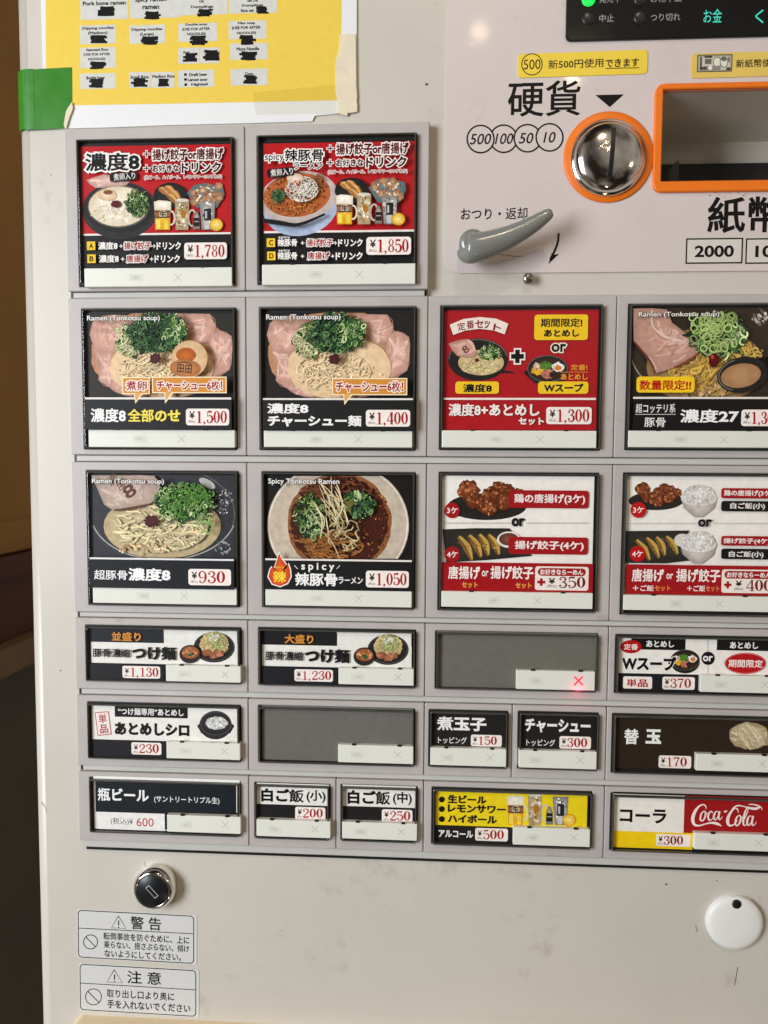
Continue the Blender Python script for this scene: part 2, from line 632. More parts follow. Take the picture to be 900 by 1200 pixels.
    def serif(s, t, u0, v0, u1, v1, col):
        tot = sum(0.5 if ch in '08' else SERIF[ch][0] for ch in t)
        kx, ky = (u1 - u0) / tot, v1 - v0
        u = u0
        wk = min(kx, ky * 1.05) if kx < ky else ky
        for ch in t:
            def T(x, y):
                return (u + x * kx, v1 - y * ky)
            if ch == '0':
                n = 28
                o = [T(.25 + .235 * math.cos(i * 2 * math.pi / n), .5 + .5 * math.sin(i * 2 * math.pi / n)) for i in range(n)]
                q = [T(.25 + .085 * math.cos(i * 2 * math.pi / n), .5 + .445 * math.sin(i * 2 * math.pi / n)) for i in range(n)]
                s.put([s.pt(*p) for p in o + q], [(i, (i + 1) % n, n + (i + 1) % n, n + i) for i in range(n)], [ink(col)] * (2 * n))
                u += .5 * kx
                continue
            if ch == '8':
                for cy_, ro, ri, po, pi_ in ((.76, .175, .085, .24, .195), (.27, .215, .1, .27, .225)):
                    n = 24
                    o = [T(.25 + ro * math.cos(i * 2 * math.pi / n), cy_ + po * math.sin(i * 2 * math.pi / n)) for i in range(n)]
                    q = [T(.25 + ri * math.cos(i * 2 * math.pi / n), cy_ + pi_ * math.sin(i * 2 * math.pi / n)) for i in range(n)]
                    s.put([s.pt(*p) for p in o + q], [(i, (i + 1) % n, n + (i + 1) % n, n + i) for i in range(n)], [ink(col)] * (2 * n))
                u += .5 * kx
                continue
            adv, strokes, balls = SERIF[ch]
            for st in strokes:
                s.line([T(x, y) + (w_ * wk * 1.12 + .02 * wk,) for x, y, w_ in st], 1, col, k=5)
            for x, y, r in balls:
                a = T(x, y)
                s.ell(a[0], a[1], r * kx, r * wk, col, n=14)
            u += adv * kx
    # ---- repeated bits of the cards
    def price(s, u0, v0, u1, v1, amount, col=(176, 24, 34), plain=False):
        keep = s.cur, s.name, s.box
        s.on('price_tag')
        if not plain:
            s.rect(u0, v0, u1, v1, (248, 238, 230), r=(v1 - v0) * 0.17)
        wd, ht = u1 - u0, v1 - v0
        n = sum(0.26 if c == ',' else 0.5 for c in amount)
        du = min(wd * 0.28, ht * 0.55)
        s.text('¥', u0 + ht * 0.2, v0 + ht * .16, u0 + ht * 0.2 + du * .62, v0 + ht * .6, (24, 20, 20), 0.025)
        s.text('(税込)', u0 + ht * 0.14, v0 + ht * .69, u0 + ht * 0.14 + du * .78, v0 + ht * .87, (40, 36, 36), 0.01)
        d0 = u0 + ht * 0.2 + du * .72
        s.serif(amount, d0, v0 + ht * .13, min(u1 - ht * .12, d0 + n * ht * 1.12), v0 + ht * .86, col)
        s.cur, s.name, s.box = keep
    def noodles(s, cu, cv, ru, rv, n, col, wd=5, length=0.5, amp=0.25, ang=None, j=0.14):
        for _ in range(n):
            a, r = random.uniform(0, 6.28), math.sqrt(random.random()) * 0.92
            x, y = cu + ru * r * math.cos(a), cv + rv * r * math.sin(a)
            th = (random.gauss(ang, 0.45) if ang is not None else random.uniform(0, 6.28))
            L = ru * length * random.uniform(0.5, 1.2)
            pts = []
            for i in range(5):
                px, py = x + math.cos(th) * L * i / 4, y + math.sin(th) * L * i / 4 * (rv / ru) ** 0.5
                th += random.uniform(-amp, amp) * 2
                ex, ey = (px - cu) / ru, (py - cv) / rv
                m = math.hypot(ex, ey)
                if m > 0.97:
                    px, py = cu + ex / m * ru * 0.97, cv + ey / m * rv * 0.97
                pts.append((px, py))
            b = jit(col, j)
            s.line([(p[0] + wd * .28, p[1] + wd * .38) for p in pts], wd, tuple(v * 0.83 for v in b), k=2, taper=True)
            s.line(pts, wd * 0.78, b, k=2, taper=True)
    def scallion(s, cu, cv, ru, rv, n, size=13, dark=False, base=None):
        pal = [(48, 88, 44), (72, 116, 54), (108, 144, 74), (152, 178, 112), (34, 64, 38), (196, 210, 160)]
        if dark:
            pal = [(26, 58, 40), (38, 78, 50), (54, 96, 58), (20, 46, 34), (92, 128, 78), (124, 154, 104)]
        s.ell(cu, cv, ru * .93, rv * .93, base or pal[0], wob=0.09, n=40, rim=pal[4] if not base else None)
        for i in range(n):
            a, r = random.uniform(0, 6.28), math.sqrt(random.random())
            u, v = cu + ru * r * math.cos(a), cv + rv * r * math.sin(a)
            c = jit(random.choice(pal[1:]), 0.2)
            z = size * random.uniform(0.6, 1.25)
            if random.random() < 0.6:
                st = random.uniform(0, 360)
                s.ring(u, v, z, z * random.uniform(0.4, 0.9), z * 0.42, c, random.uniform(0, 180), 10, st, st + random.uniform(190, 359))
            else:
                th = random.uniform(0, 6.28)
                s.line([(u, v), (u + z * math.cos(th), v + z * math.sin(th)), (u + z * 1.9 * math.cos(th + .5), v + z * 1.9 * math.sin(th + .5))], z * .4, c, k=2)
    def specks(s, cu, cv, ru, rv, n, cols, size=4, ann=0.0):
        for _ in range(n):
            a, r = random.uniform(0, 6.28), ann + (1 - ann) * math.sqrt(random.random())
            s.ell(cu + ru * r * math.cos(a), cv + rv * r * math.sin(a), size * random.uniform(.5, 1.5), size * random.uniform(.4, 1.2),
                  jit(random.choice(cols), .18), random.uniform(0, 90), 7, .2)
    def meat(s, uv, col=(214, 164, 146), fat=(234, 200, 184), seed=0, n=14, edge=(150, 92, 66)):
        """a slice of pork: shaded slice, marbling and a browned edge"""
        s.fan(uv, tuple(min(255, v * 1.06) for v in col), tuple(v * .88 for v in col))
        cu = sum(p[0] for p in uv) / len(uv); cv = sum(p[1] for p in uv) / len(uv)
        s.line([(p[0] * .97 + cu * .03, p[1] * .97 + cv * .03) for p in uv] + [(uv[0][0] * .97 + cu * .03, uv[0][1] * .97 + cv * .03)], 3, tuple(v * .86 for v in col), k=2)
        for i in range(n):
            p = random.choice(uv); q = random.choice(uv)
            a, b = random.uniform(.15, .9), random.uniform(.15, .9)
            x0, y0 = cu + (p[0] - cu) * a, cv + (p[1] - cv) * a
            x1, y1 = cu + (q[0] - cu) * b, cv + (q[1] - cv) * b
            k = min(1, 90 / (math.hypot(x1 - x0, y1 - y0) + 1))
            x1, y1 = x0 + (x1 - x0) * k, y0 + (y1 - y0) * k
            mx, my = (x0 + x1) / 2 + random.uniform(-12, 12), (y0 + y1) / 2 + random.uniform(-12, 12)
            s.line([(x0, y0), (mx, my), (x1, y1)], random.uniform(5, 15), jit(tuple((f_ * .55 + c_ * .45) for f_, c_ in zip(fat, col)) if random.random() < .6 else tuple(v * .93 for v in col), .04), k=3, taper=True)
    def karaage(s, blobs):
        for u, v, r in blobs:
            s.ell(u, v, r, r * .9, (150, 84, 48), wob=.14, n=22, rim=(104, 52, 28))
            s.specks(u, v, r * .85, r * .8, 26, [(176, 104, 62), (134, 70, 40), (204, 136, 88), (96, 46, 26), (188, 116, 70)], r * .15)
    def gyoza(s, pcs, wd=30):
        for (u0, v0, u1, v1) in pcs:
            mx, my = (u0 + u1) / 2 + 10, (v0 + v1) / 2 - 6
            s.line([(u0, v0, wd * .4), (mx, my, wd * 1.15), (u1, v1, wd * .35)], wd, (150, 112, 50), k=4)
            s.line([(u0 + 5, v0 - 3, wd * .25), (mx + 6, my - 7, wd * .55), (u1 + 4, v1 - 6, wd * .2)], wd, (206, 172, 92), k=4)
            s.line([(u0, v0 + 8), (mx - 8, my + 8), (u1 - 6, v1)], 3, (118, 80, 34), k=3)
            s.specks(mx, my, wd * .4, wd * .9, 6, [(190, 150, 70), (130, 90, 40), (216, 186, 110)], 4)
    def drinks(s, du, dv, k=1.0, bright=1.0):
        """beer mug, highball, little bottle, tall glass and a lemon half (origin at the mug's top left)"""
        def q(u, v):
            return du + u * k, dv + v * k
        def R(u0, v0, u1, v1, c, r=0):
            a, b = q(u0, v0), q(u1, v1)
            s.rect(a[0], a[1], b[0], b[1], c, r * k)
        def E(u, v, ru, rv, c, **kw):
            a = q(u, v)
            s.ell(a[0], a[1], ru * k, rv * k, c, **kw)
        a = q(80, 85)
        s.ring(a[0], a[1], 17 * k, 32 * k, 8 * k, (226, 220, 200))
        s.fan([q(0, 20), q(78, 20), q(74, 142), q(4, 142)], (246, 206, 60), (222, 168, 30))
        R(8, 92, 28, 136, (252, 226, 110), 6)
        R(46, 96, 66, 138, (250, 214, 84), 6)
        s.fan([q(-3, 8), q(20, 0), q(60, 3), q(80, 8), q(79, 48), q(0, 46)], (255, 252, 240), (226, 218, 196))
        R(2, 48, 77, 86, (158, 112, 78))
        R(2, 52, 77, 57, (90, 62, 46)); R(2, 78, 77, 82, (90, 62, 46))
        b0, b1 = q(24, 50), q(56, 84)
        s.ell((b0[0] + b1[0]) / 2, (b0[1] + b1[1]) / 2, 19 * k, 19 * k, (206, 190, 160))
        s.text('生', b0[0], b0[1], b1[0], b1[1], (26, 24, 40), 0.03)
        a = q(180, 85)
        s.ring(a[0], a[1], 18 * k, 38 * k, 8 * k, (206, 202, 190))
        s.fan([q(98, 2), q(166, 2), q(162, 142), q(102, 142)], (206, 184, 140), (176, 160, 128))
        E(132, 0, 32, 8, (222, 216, 200))
        c = q(132, 70)
        s.specks(c[0], c[1], 28 * k, 64 * k, 46, [(238, 230, 208), (176, 140, 84), (224, 206, 164), (150, 120, 80), (250, 246, 236)], 7 * k)
        E(138, 66, 13, 20, (182, 124, 40), wob=.2)
        s.fan([q(196, 54), q(206, 54), q(216, 80), q(218, 140), q(184, 140), q(186, 80)], (210, 206, 196), (120, 116, 108))
        R(186, 84, 216, 126, (40, 40, 40), 4); R(190, 100, 212, 104, (190, 190, 190))
        s.fan([q(216, 6), q(292, 6), q(284, 142), q(226, 142)], (216, 212, 202), (140, 138, 132))
        c = q(254, 60)
        s.specks(c[0], c[1], 30 * k, 52 * k, 24, [(236, 232, 224), (170, 168, 160), (120, 120, 116)], 7 * k)
        R(238, 40, 272, 98, (44, 44, 46), 4); R(243, 52, 252, 88, (200, 200, 200)); R(240, 100, 262, 138, (206, 204, 200), 3)
        E(296, 118, 32, 30, (222, 168, 30))
        E(296, 118, 27, 25, (246, 216, 96), rim=(236, 192, 60))
        a = q(296, 118)
        for i in range(8):
            th = i * math.pi / 4
            s.line([a, (a[0] + 24 * k * math.cos(th), a[1] + 22 * k * math.sin(th))], 2.5 * k, (250, 236, 170), k=0)
    def build(s, parent, material, label=None):
        for (nm, _n), (V, Fc, C) in s.lay.items():
            if V:
                obj(nm, V, Fc, MT['photoink'] if nm == 'food_picture' else material, parent, cols=C)

# ================================================================== the setting: side wall beyond the machine
XW = -0.62
def wz(py):
    return PW(0, py, XW).z
Z1, Z2, Z3, Z4, Z5 = wz(612), wz(652), wz(676), wz(752), wz(786)
def boxm(name, x0, x1, y0, y1, z0, z1, m, parent=None):
    v = [(x, y, z) for x in (x0, x1) for y in (y0, y1) for z in (z0, z1)]
    f = [(0, 1, 3, 2), (4, 6, 7, 5), (0, 4, 5, 1), (2, 3, 7, 6), (0, 2, 6, 4), (1, 5, 7, 3)]
    return fix_normals(obj(name, v, f, m, parent))
wall = boxm('wall', XW - 0.1, XW, 0.12, 3.2, Z2 + 0.002, H + 1.3, MT['wall'])
tag(wall, 'tan side wall beyond the machine with dark wood band below', kind='structure')
boxm('lower_panel', XW - 0.1, XW - 0.004, 0.12, 3.2, 0.0, Z5, MT['lower'], wall)
boxm('wood_band', XW - 0.1, XW + 0.006, 0.12, 3.2, Z4, Z3 - 0.001, MT['wood'], wall)
boxm('wood_cap', XW - 0.1, XW + 0.016, 0.12, 3.2, Z3, Z2, MT['wood'], wall)
boxm('ledge', XW - 0.1, XW + 0.03, 0.12, 3.2, Z5 + 0.001, Z4 - 0.001, MT['ledge'], wall)
boxm('plaster_step', XW - 0.05, XW + 0.004, 0.12, 3.2, Z2 + 0.004, Z1, MT['wall'], wall)

# ================================================================== the ticket machine
machine = bpy.data.objects.new('ticket_machine', None)
COL.objects.link(machine)
machine.location = (0.1, 0.15, 0.0)
tag(machine, 'off-white ramen ticket vending machine with rows of illustrated menu buttons', 'ticket machine')

XL = P(36, 600, -0.006)[0]          # left silhouette
XR, YT, YB = 0.42, 0.47, -H
RC = 0.0085
hx0, hy1 = P(776, 108, 0.0)
hy0 = P(774, 214.4, 0.0)[1]
hx1 = hx0 + 0.112

def build_body():
    v, f = [], []
    prof = [(XL, -0.36)]
    for i in range(9):
        a = math.radians(180 - 90 * i / 8)
        prof.append((XL + RC + RC * math.cos(a), -RC + RC * math.sin(a)))
    for x, h in prof:
        v.append(FR(x, YT, h)); v.append(FR(x, YB, h))
    for i in range(len(prof) - 1):
        f.append((2 * i, 2 * i + 1, 2 * i + 3, 2 * i + 2))
    b = len(v)
    xs, ys = [XL + RC, hx0, hx1, XR], [YB, hy0, hy1, YT]
    for y in ys:
        for x in xs:
            v.append(FR(x, y, 0))
    for j in range(3):
        for i in range(3):
            if (i, j) != (1, 1):
                f.append((b + j * 4 + i, b + j * 4 + i + 1, b + j * 4 + i + 5, b + j * 4 + i + 4))
    c = len(v)
    v += [FR(XR, YT, -0.36), FR(XR, YB, -0.36)]
    f += [(b + 3, b + 15, c, c + 1), (0, 1, c + 1, c)]
    t = len(prof) - 1
    f.append((0, c, b + 15, b + 12) + tuple(2 * i for i in range(t, 0, -1)))
    f.append((1, c + 1, b + 3, b) + tuple(2 * i + 1 for i in range(t, 0, -1)))
    bm = bmesh.new()
    o = obj('body', v, f, MT['body'], machine)
    bm.from_mesh(o.data)
    bmesh.ops.remove_doubles(bm, verts=bm.verts, dist=1e-5)
    bmesh.ops.recalc_face_normals(bm, faces=bm.faces)
    bm.to_mesh(o.data); bm.free()
    for p in o.data.polygons:
        p.use_smooth = len(p.vertices) == 4 and abs(p.normal.x) > 0.05 and abs(p.normal.x) < 0.999
    return o
build_body()

# ---- payment panel
PH = 0.0012
pl, pb = P(521.5, 250, PH)[0], P(640, 319.3, PH)[1]
def build_plate():
    r = 0.010
    arc = [(pl + r - r * math.sin(math.radians(a)), pb + r - r * math.cos(math.radians(a))) for a in range(0, 91, 10)]   # bottom -> left
    v, f = [], []
    def face(pts):
        b = len(v)
        v.extend(FR(x, y, PH) for x, y in pts)
        f.append(tuple(range(b, b + len(pts))))
    face([(hx0, pb)] + [(x, y) for x, y in arc] + [(pl, YT - .01), (hx0, YT - .01)])
    face([(hx0, pb), (hx1, pb), (hx1, hy0), (hx0, hy0)])
    face([(hx0, hy1), (hx1, hy1), (hx1, YT - .01), (hx0, YT - .01)])
    face([(hx1, pb), (XR - .01, pb), (XR - .01, YT - .01), (hx1, YT - .01)])
    rim = [(XR - .01, pb)] + arc + [(pl, YT - .01)]
    b = len(v)
    for x, y in rim:
        v.append(FR(x, y, PH)); v.append(FR(x, y, 0.0))
    for i in range(len(rim) - 1):
        f.append((b + 2 * i, b + 2 * i + 1, b + 2 * i + 3, b + 2 * i + 2))
    return fix_normals(obj('payment_panel', v, f, MT['plate'], machine))
plate = build_plate()

A = Art(0, 0, 1, PH + 0.00006)
A.on('panel_lettering')
K = (26, 24, 24)
A.text('硬貨', 594.9, 94.5, 680.5, 136.5, K, 0.018)
A.poly([(697.6, 111.3), (731.2, 110.6), (714.7, 125.6)], K)
for cu, cv, t, u0, u1 in ((590.2, 162.6, '100', 581, 601.4), (618.2, 162, '50', 609, 625), (644, 161, '10', 637.8, 651), (563.2, 163, '500', 551.4, 575.6)):
    A.ell(cu, cv, 16.3, 16.6, (216, 205, 200), n=40)
    A.ring(cu, cv, 15.7, 16.0, 1.9, K, n=44)
    A.text(t, u0, cv - 6.4, u1, cv + 6.4, K, 0.012, shear=0.2)
A.text('おつり・返却', 539.9, 243.5, 617.9, 257.5, K, 0.012)
A.line([(654.6, 273.2), (653.8, 283), (650.4, 293), (644.6, 304.5)], 2.6, K)
A.poly([(642.6, 309.5), (655.2, 297.5), (650, 298.4), (646.6, 296.5)], K)
A.text('紙幣', 829, 230, 919, 273, K, 0.03)
for u0, u1, t0, t1, t in ((803.6, 870.4, 814, 860, '2000'), (873.6, 941, 885, 931, '1000')):
    A.rect(u0, 279, u1, 309, K)
    A.rect(u0 + 1.7, 280.7, u1 - 1.7, 307.3, (218, 212, 204))
    A.text(t, t0, 287.6, t1, 301.4, K, 0.03)
for _ in range(26):     # rubbed-off print under the note slot
    u, v = random.uniform(826, 880), random.uniform(216, 232)
    A.ell(u, v, random.uniform(.4, 2.2), random.uniform(.2, .7), (120, 104, 92), n=7, wob=.3)
A.line([(584, 297.5), (600, 300), (612, 300.6)], 0.5, (110, 104, 100))
A.build(plate, MT['panelink'])

# ---- display window
d0 = P(663.5, 20, 0.003); d1 = P(700, 46.8, 0.003)
display = slab('display', rrect(d0[0], d1[1], 0.36, YT - 0.02, 0.0032), PH, PH + 0.0016, 0.0004, MT['display'], machine)
tag(display, 'black display window with green lamp and teal dot characters')
A = Art(0, 0, 1, PH + 0.00175)
A.on('display_lettering')
G = (176, 178, 176)
A.text('中止', 702.2, 16.7, 719.4, 25.8, G, 0.0)
A.text('つり切れ', 762.5, 15.8, 797.2, 24.6, G, 0.0)
A.text('発売中', 702.2, -6.5, 727, 3.2, G, 0.0)
A.text('お札中止', 762.5, -7.0, 799, 2.4, G, 0.0)
A.build(display, MT['panelink'])
A = Art(0, 0, 1, PH + 0.00175)
A.on('dot_characters')
A.text('お金', 824.4, 10.5, 846, 26.4, (50, 190, 165), 0.0)
A.text('ください', 884.8, 10.3, 958, 26.4, (50, 190, 165), 0.0)
A.build(display, MT['teal'])
for px, py, m in ((689.7, -1, 'led'), (689.7, 21.4, 'ledoff'), (750.5, -1.5, 'ledoff'), (750.2, 20.3, 'ledoff')):
    c = P(px, py, PH + .002)
    lathe('indicator_lamp', c[0], c[1], [(0.0039, PH + .0012), (0.0038, PH + .002), (0.003, PH + .0024), (0.0012, PH + .0026)], MT[m], display, 24)

# ---- coin inlet
c = P(712.4, 184.6, PH)
px_mm = 0.00053
inlet = lathe('coin_inlet', c[0], c[1], [(0.0262, PH), (0.0262, PH + .0008), (0.0258, PH + .0012), (0.0218, PH + .0012)], MT['orange'], machine, 64, False)
tag(inlet, 'orange ring around the chrome coin slot')
c2 = P(713.4, 183.9, 0.006)
prof = [(0.0217, PH + .0002), (0.0217, .0040), (0.0213, .0048), (0.0203, .0050), (0.0200, .0054)]
RD, H0 = 0.0200, 0.0054
for i in range(1, 9):
    a = math.radians(90 * i / 8.4)
    prof.append((RD * math.cos(a), H0 + 0.0066 * math.sin(a)))
lathe('chrome_dome', c2[0], c2[1], prof, MT['chrome'], inlet, 64)
def dome_h(x, y):
    q = max(0.0, 1 - (x * x + y * y) / (RD * RD))
    return H0 + 0.0066 * math.sqrt(q)
rings = []
for i in range(15):
    y = -0.0142 + 0.0284 * i / 14
    xx = 0.0007 + y * 0.06
    rings.append([FR(c2[0] + xx + dx, c2[1] + y + 0.0008, dome_h(xx + dx, y + .0008) + dh) for dx, dh in ((-.0013, .0001), (.0013, .0001), (.0013, -.0012), (-.0013, -.0012))])
loft('slot', rings, MT['black'], inlet, False, True, True)

# ---- banknote slot
o0 = P(767, 99, .002); o1 = P(764.8, 226, .002)
ox0 = (o0[0] + o1[0]) / 2
out = rrect(ox0, o1[1], hx1 + 0.006, o0[1], 0.0052)
inn = rrect(hx0 - .0001, hy0 - .0001, hx1 + .0001, hy1 + .0001, 0.0006)
bill = frame_ring('banknote_slot', out, inn, PH, PH + 0.0022, -0.001, 0.0006, MT['orange'], machine)
tag(bill, 'orange framed recessed banknote slot')
def depth_for(px, py, yv):          # how far back a point of height yv must lie to project to (px, py)
    lo, hi = 0.0, 0.2
    for _ in range(50):
        m_ = (lo + hi) / 2
        if P(px, py, -m_)[1] > yv:
            lo = m_
        else:
            hi = m_
    return lo
DB = max(0.012, min(0.07, depth_for(830, 158, hy1 - 0.0015)))
yk = P(830, 194, -DB)[1]
def quadbox(name, pts, m, parent):
    return obj(name, pts, [tuple(range(4))], m, parent)
v = [FR(hx0, hy1, -.001), FR(hx1, hy1, -.001), FR(hx1, hy1 - .0015, -DB), FR(hx0, hy1 - .0015, -DB),
     FR(hx1, hy0, -.001), FR(hx0, hy0, -.001), FR(hx1, hy0 - .004, -DB - .004), FR(hx0, hy0 - .004, -DB - .004)]
obj('recess', v, [(0, 1, 2, 3), (3, 2, 6, 7), (0, 3, 7, 5), (1, 4, 6, 2), (5, 7, 6, 4)], MT['grey'], bill)
slab('note_mouth', [(hx0 + .0002, hy0 - .003), (hx1 - .0002, hy0 - .003), (hx1 - .0002, yk), (hx0 + .0002, yk)], -DB - .003, -DB + .004, 0.0006, MT['black'], bill)
fx0, fy0 = P(785, 213, -.01); fx1, fy1 = P(797, 186, -.01)
vv = [FR(fx0, fy0 + .001, -.012), FR(fx1, fy0 + .001, -.012), FR(fx1, fy1, -.012), FR(fx1 - .002, fy1 - .001, -.012), FR(fx1 - .0045, fy1 - .0055, -.012)]
vb = [(p[0], p[1] + .012, p[2]) for p in vv]
n = len(vv)
fix_normals(obj('guide_fin', vv + vb, [tuple(range(n)), tuple(range(n, 2 * n))] + [(i, (i + 1) % n, n + (i + 1) % n, n + i) for i in range(n)], MT['black'], bill))

# ---- return lever
lev_pts = [(545, 292, .013, .0030), (545.5, 292, .0145, .0068), (548, 291.5, .016, .0084), (556, 290.5, .0168, .0085), (575, 285.5, .0175, .0075), (600, 276, .018, .0062),
           (622, 264.5, .0185, .0050), (636, 255.5, .019, .0040), (643.5, 250.4, .0194, .0031), (646, 248.6, .0195, .0022), (647, 248, .0195, .0008)]
cen = []
for px, py, h, r in lev_pts:
    x, y = P(px, py, h)
    cen.append((x, y, h, r))
cs = catmull(cen, 4)
rings = []
for i, (x, y, h, r) in enumerate(cs):
    a, b = cs[max(i - 1, 0)], cs[min(i + 1, len(cs) - 1)]
    dx, dy = b[0] - a[0], b[1] - a[1]
    d = math.hypot(dx, dy) or 1
    nx, ny = -dy / d, dx / d
    rings.append([FR(x + nx * r * math.cos(t), y + ny * r * math.cos(t), h + r * 0.85 * math.sin(t)) for t in [2 * math.pi * j / 24 for j in range(24)]])
lever = loft('return_lever', rings, MT['lever'], machine, True, True, True)
tag(lever, 'grey curved coin return lever')
lc = P(553, 288, .006)
lathe('pivot', lc[0], lc[1], [(0.0078, PH), (0.0078, .013), (0.007, .0145), (.004, .015)], MT['lever'], lever, 32)
sc_ = P(619, 326.5, .004)
screw = lathe('screw', sc_[0], sc_[1], [(.0026, 0), (.0026, .0035), (.0031, .0036), (.0031, .0052), (.0024, .006), (.0010, .0062)], MT['steel'], machine, 24)

# ---- lock
lc = P(183, 1037.5, .002)
lock = lathe('lock', lc[0], lc[1], [(.0141, 0), (.0141, .0030), (.0137, .0056), (.0129, .0076), (.0117, .0089), (.0108, .0092), (.0104, .0088)], MT['chrome'], machine, 56)
face = lathe('lock_face', lc[0], lc[1], [(.0103, .0084), (.0103, .0091), (.0098, .0095)], MT['darkmetal'], lock, 40)
ka = math.radians(-48)
def kslot(name, L, W, h0, h1, m, off=(0, 0)):
    pts = []
    for u, v in ((-L, -W), (L, -W), (L, W), (-L, W)):
        pts.append((lc[0] + off[0] + u * math.cos(ka) - v * math.sin(ka), lc[1] + off[1] + u * math.sin(ka) + v * math.cos(ka)))
    return loft(name, [[FR(x, y, h0) for x, y in pts], [FR(x, y, h1) for x, y in pts]], m, lock)
kslot('keyway_rim', .0046, .0015, .0094, .0097, MT['rail'])
kslot('keyway', .0041, .0011, .0096, .00982, MT['black'])

# ---- round cap
cc = P(860.6, 1081, .002)
capd = lathe('cover_cap', cc[0], cc[1], [(.0172, 0), (.0172, .0028), (.0166, .0036), (.014, .0042), (.009, .0046), (.004, .0047)], MT['cap'], machine, 56)
tag(capd, 'round white plastic cover cap with a small black hole')
ch = P(863.2, 1059.6, .0042)
lathe('hole', ch[0], ch[1], [(.0028, .0036), (.0028, .0046), (.0022, .0048)], MT['black'], capd, 24)

# ---- ticket outlet hood at the bottom edge
t0 = P(88, 1189.5, .001); t1 = P(300, 1200.5, .016)
slab('ticket_outlet', rrect(t0[0], t0[1] - 0.09, 0.24, t0[1] - 0.0003, .006, 6), 0.0, 0.016, 0.003, MT['outlet'], machine)

# ---- little blemishes in the paint
A = Art(0, 0, 1, 0.00005)
A.on('paint_chip')
for u, v, r in ((500, 99, 2.0), (781, 1036.5, 1.4), (71, 786, 1.0), (104, 1079, .8), (840, 1032, .8), (60, 205, .9), (450, 1060, .6), (330, 1090, .7), (600, 1120, .6)):
    A.ell(u, v, r, r * .8, (92, 82, 70), n=9, wob=.3)
A.line([(864.5, 1133), (863, 1143), (860.5, 1155)], 0.9, (120, 108, 94))
A.line([(48, 940), (53, 946), (54.5, 953)], 0.7, (160, 150, 135))
A.line([(163, 1022), (170, 1015), (169, 1010)], 0.6, (150, 142, 126))
A.line([(815, 1084), (817, 1092)], 2.0, (178, 168, 150))
A.build(machine, MT['panelink'])

# ================================================================== menu buttons
CX = [-0.1957, -0.0846, 0.02625, 0.13795, 0.2490]
RT = [.2270, .1255, .0250, -.0735, -.1234, -.1734]
RB = [.1385, .0383, -.0609, -.1104, -.1605, -.2102]
HB = 0.0062
def rail(y0, y1, x0, x1):
    slab('rail', [(x0, y0), (x1, y0), (x1, y1), (x0, y1)], 0, 0.0046, 0.0006, MT['rail'], machine)
for i in range(6):
    y1 = RB[i] - .0040
    y0 = RT[i + 1] + .0052 if i < 5 else y1 - .0050
    xe = CX[2] - .0012 if i == 0 else CX[4] - .001
    if i < 5:
        slab('rail_backing', [(CX[0] + .0006, y0 - .0006), (xe, y0 - .0006), (xe, y1 + .0006), (CX[0] + .0006, y1 + .0006)], 0, .0030, .0002, MT['black'], machine)
    rail(y0 + .00015, y1 - .00015, CX[0] + .0028, CX[2] - .0022 if i == 0 else CX[4] - .002)
slab('rail_shadow_strip', [(CX[0] + .0028, RB[5] - .0117), (CX[4] - .002, RB[5] - .0117), (CX[4] - .002, RB[5] - .0092), (CX[0] + .0028, RB[5] - .0092)], 0, .0022, .0002, MT['black'], machine)  # black strip laid in as the shadow line under the bottom rail

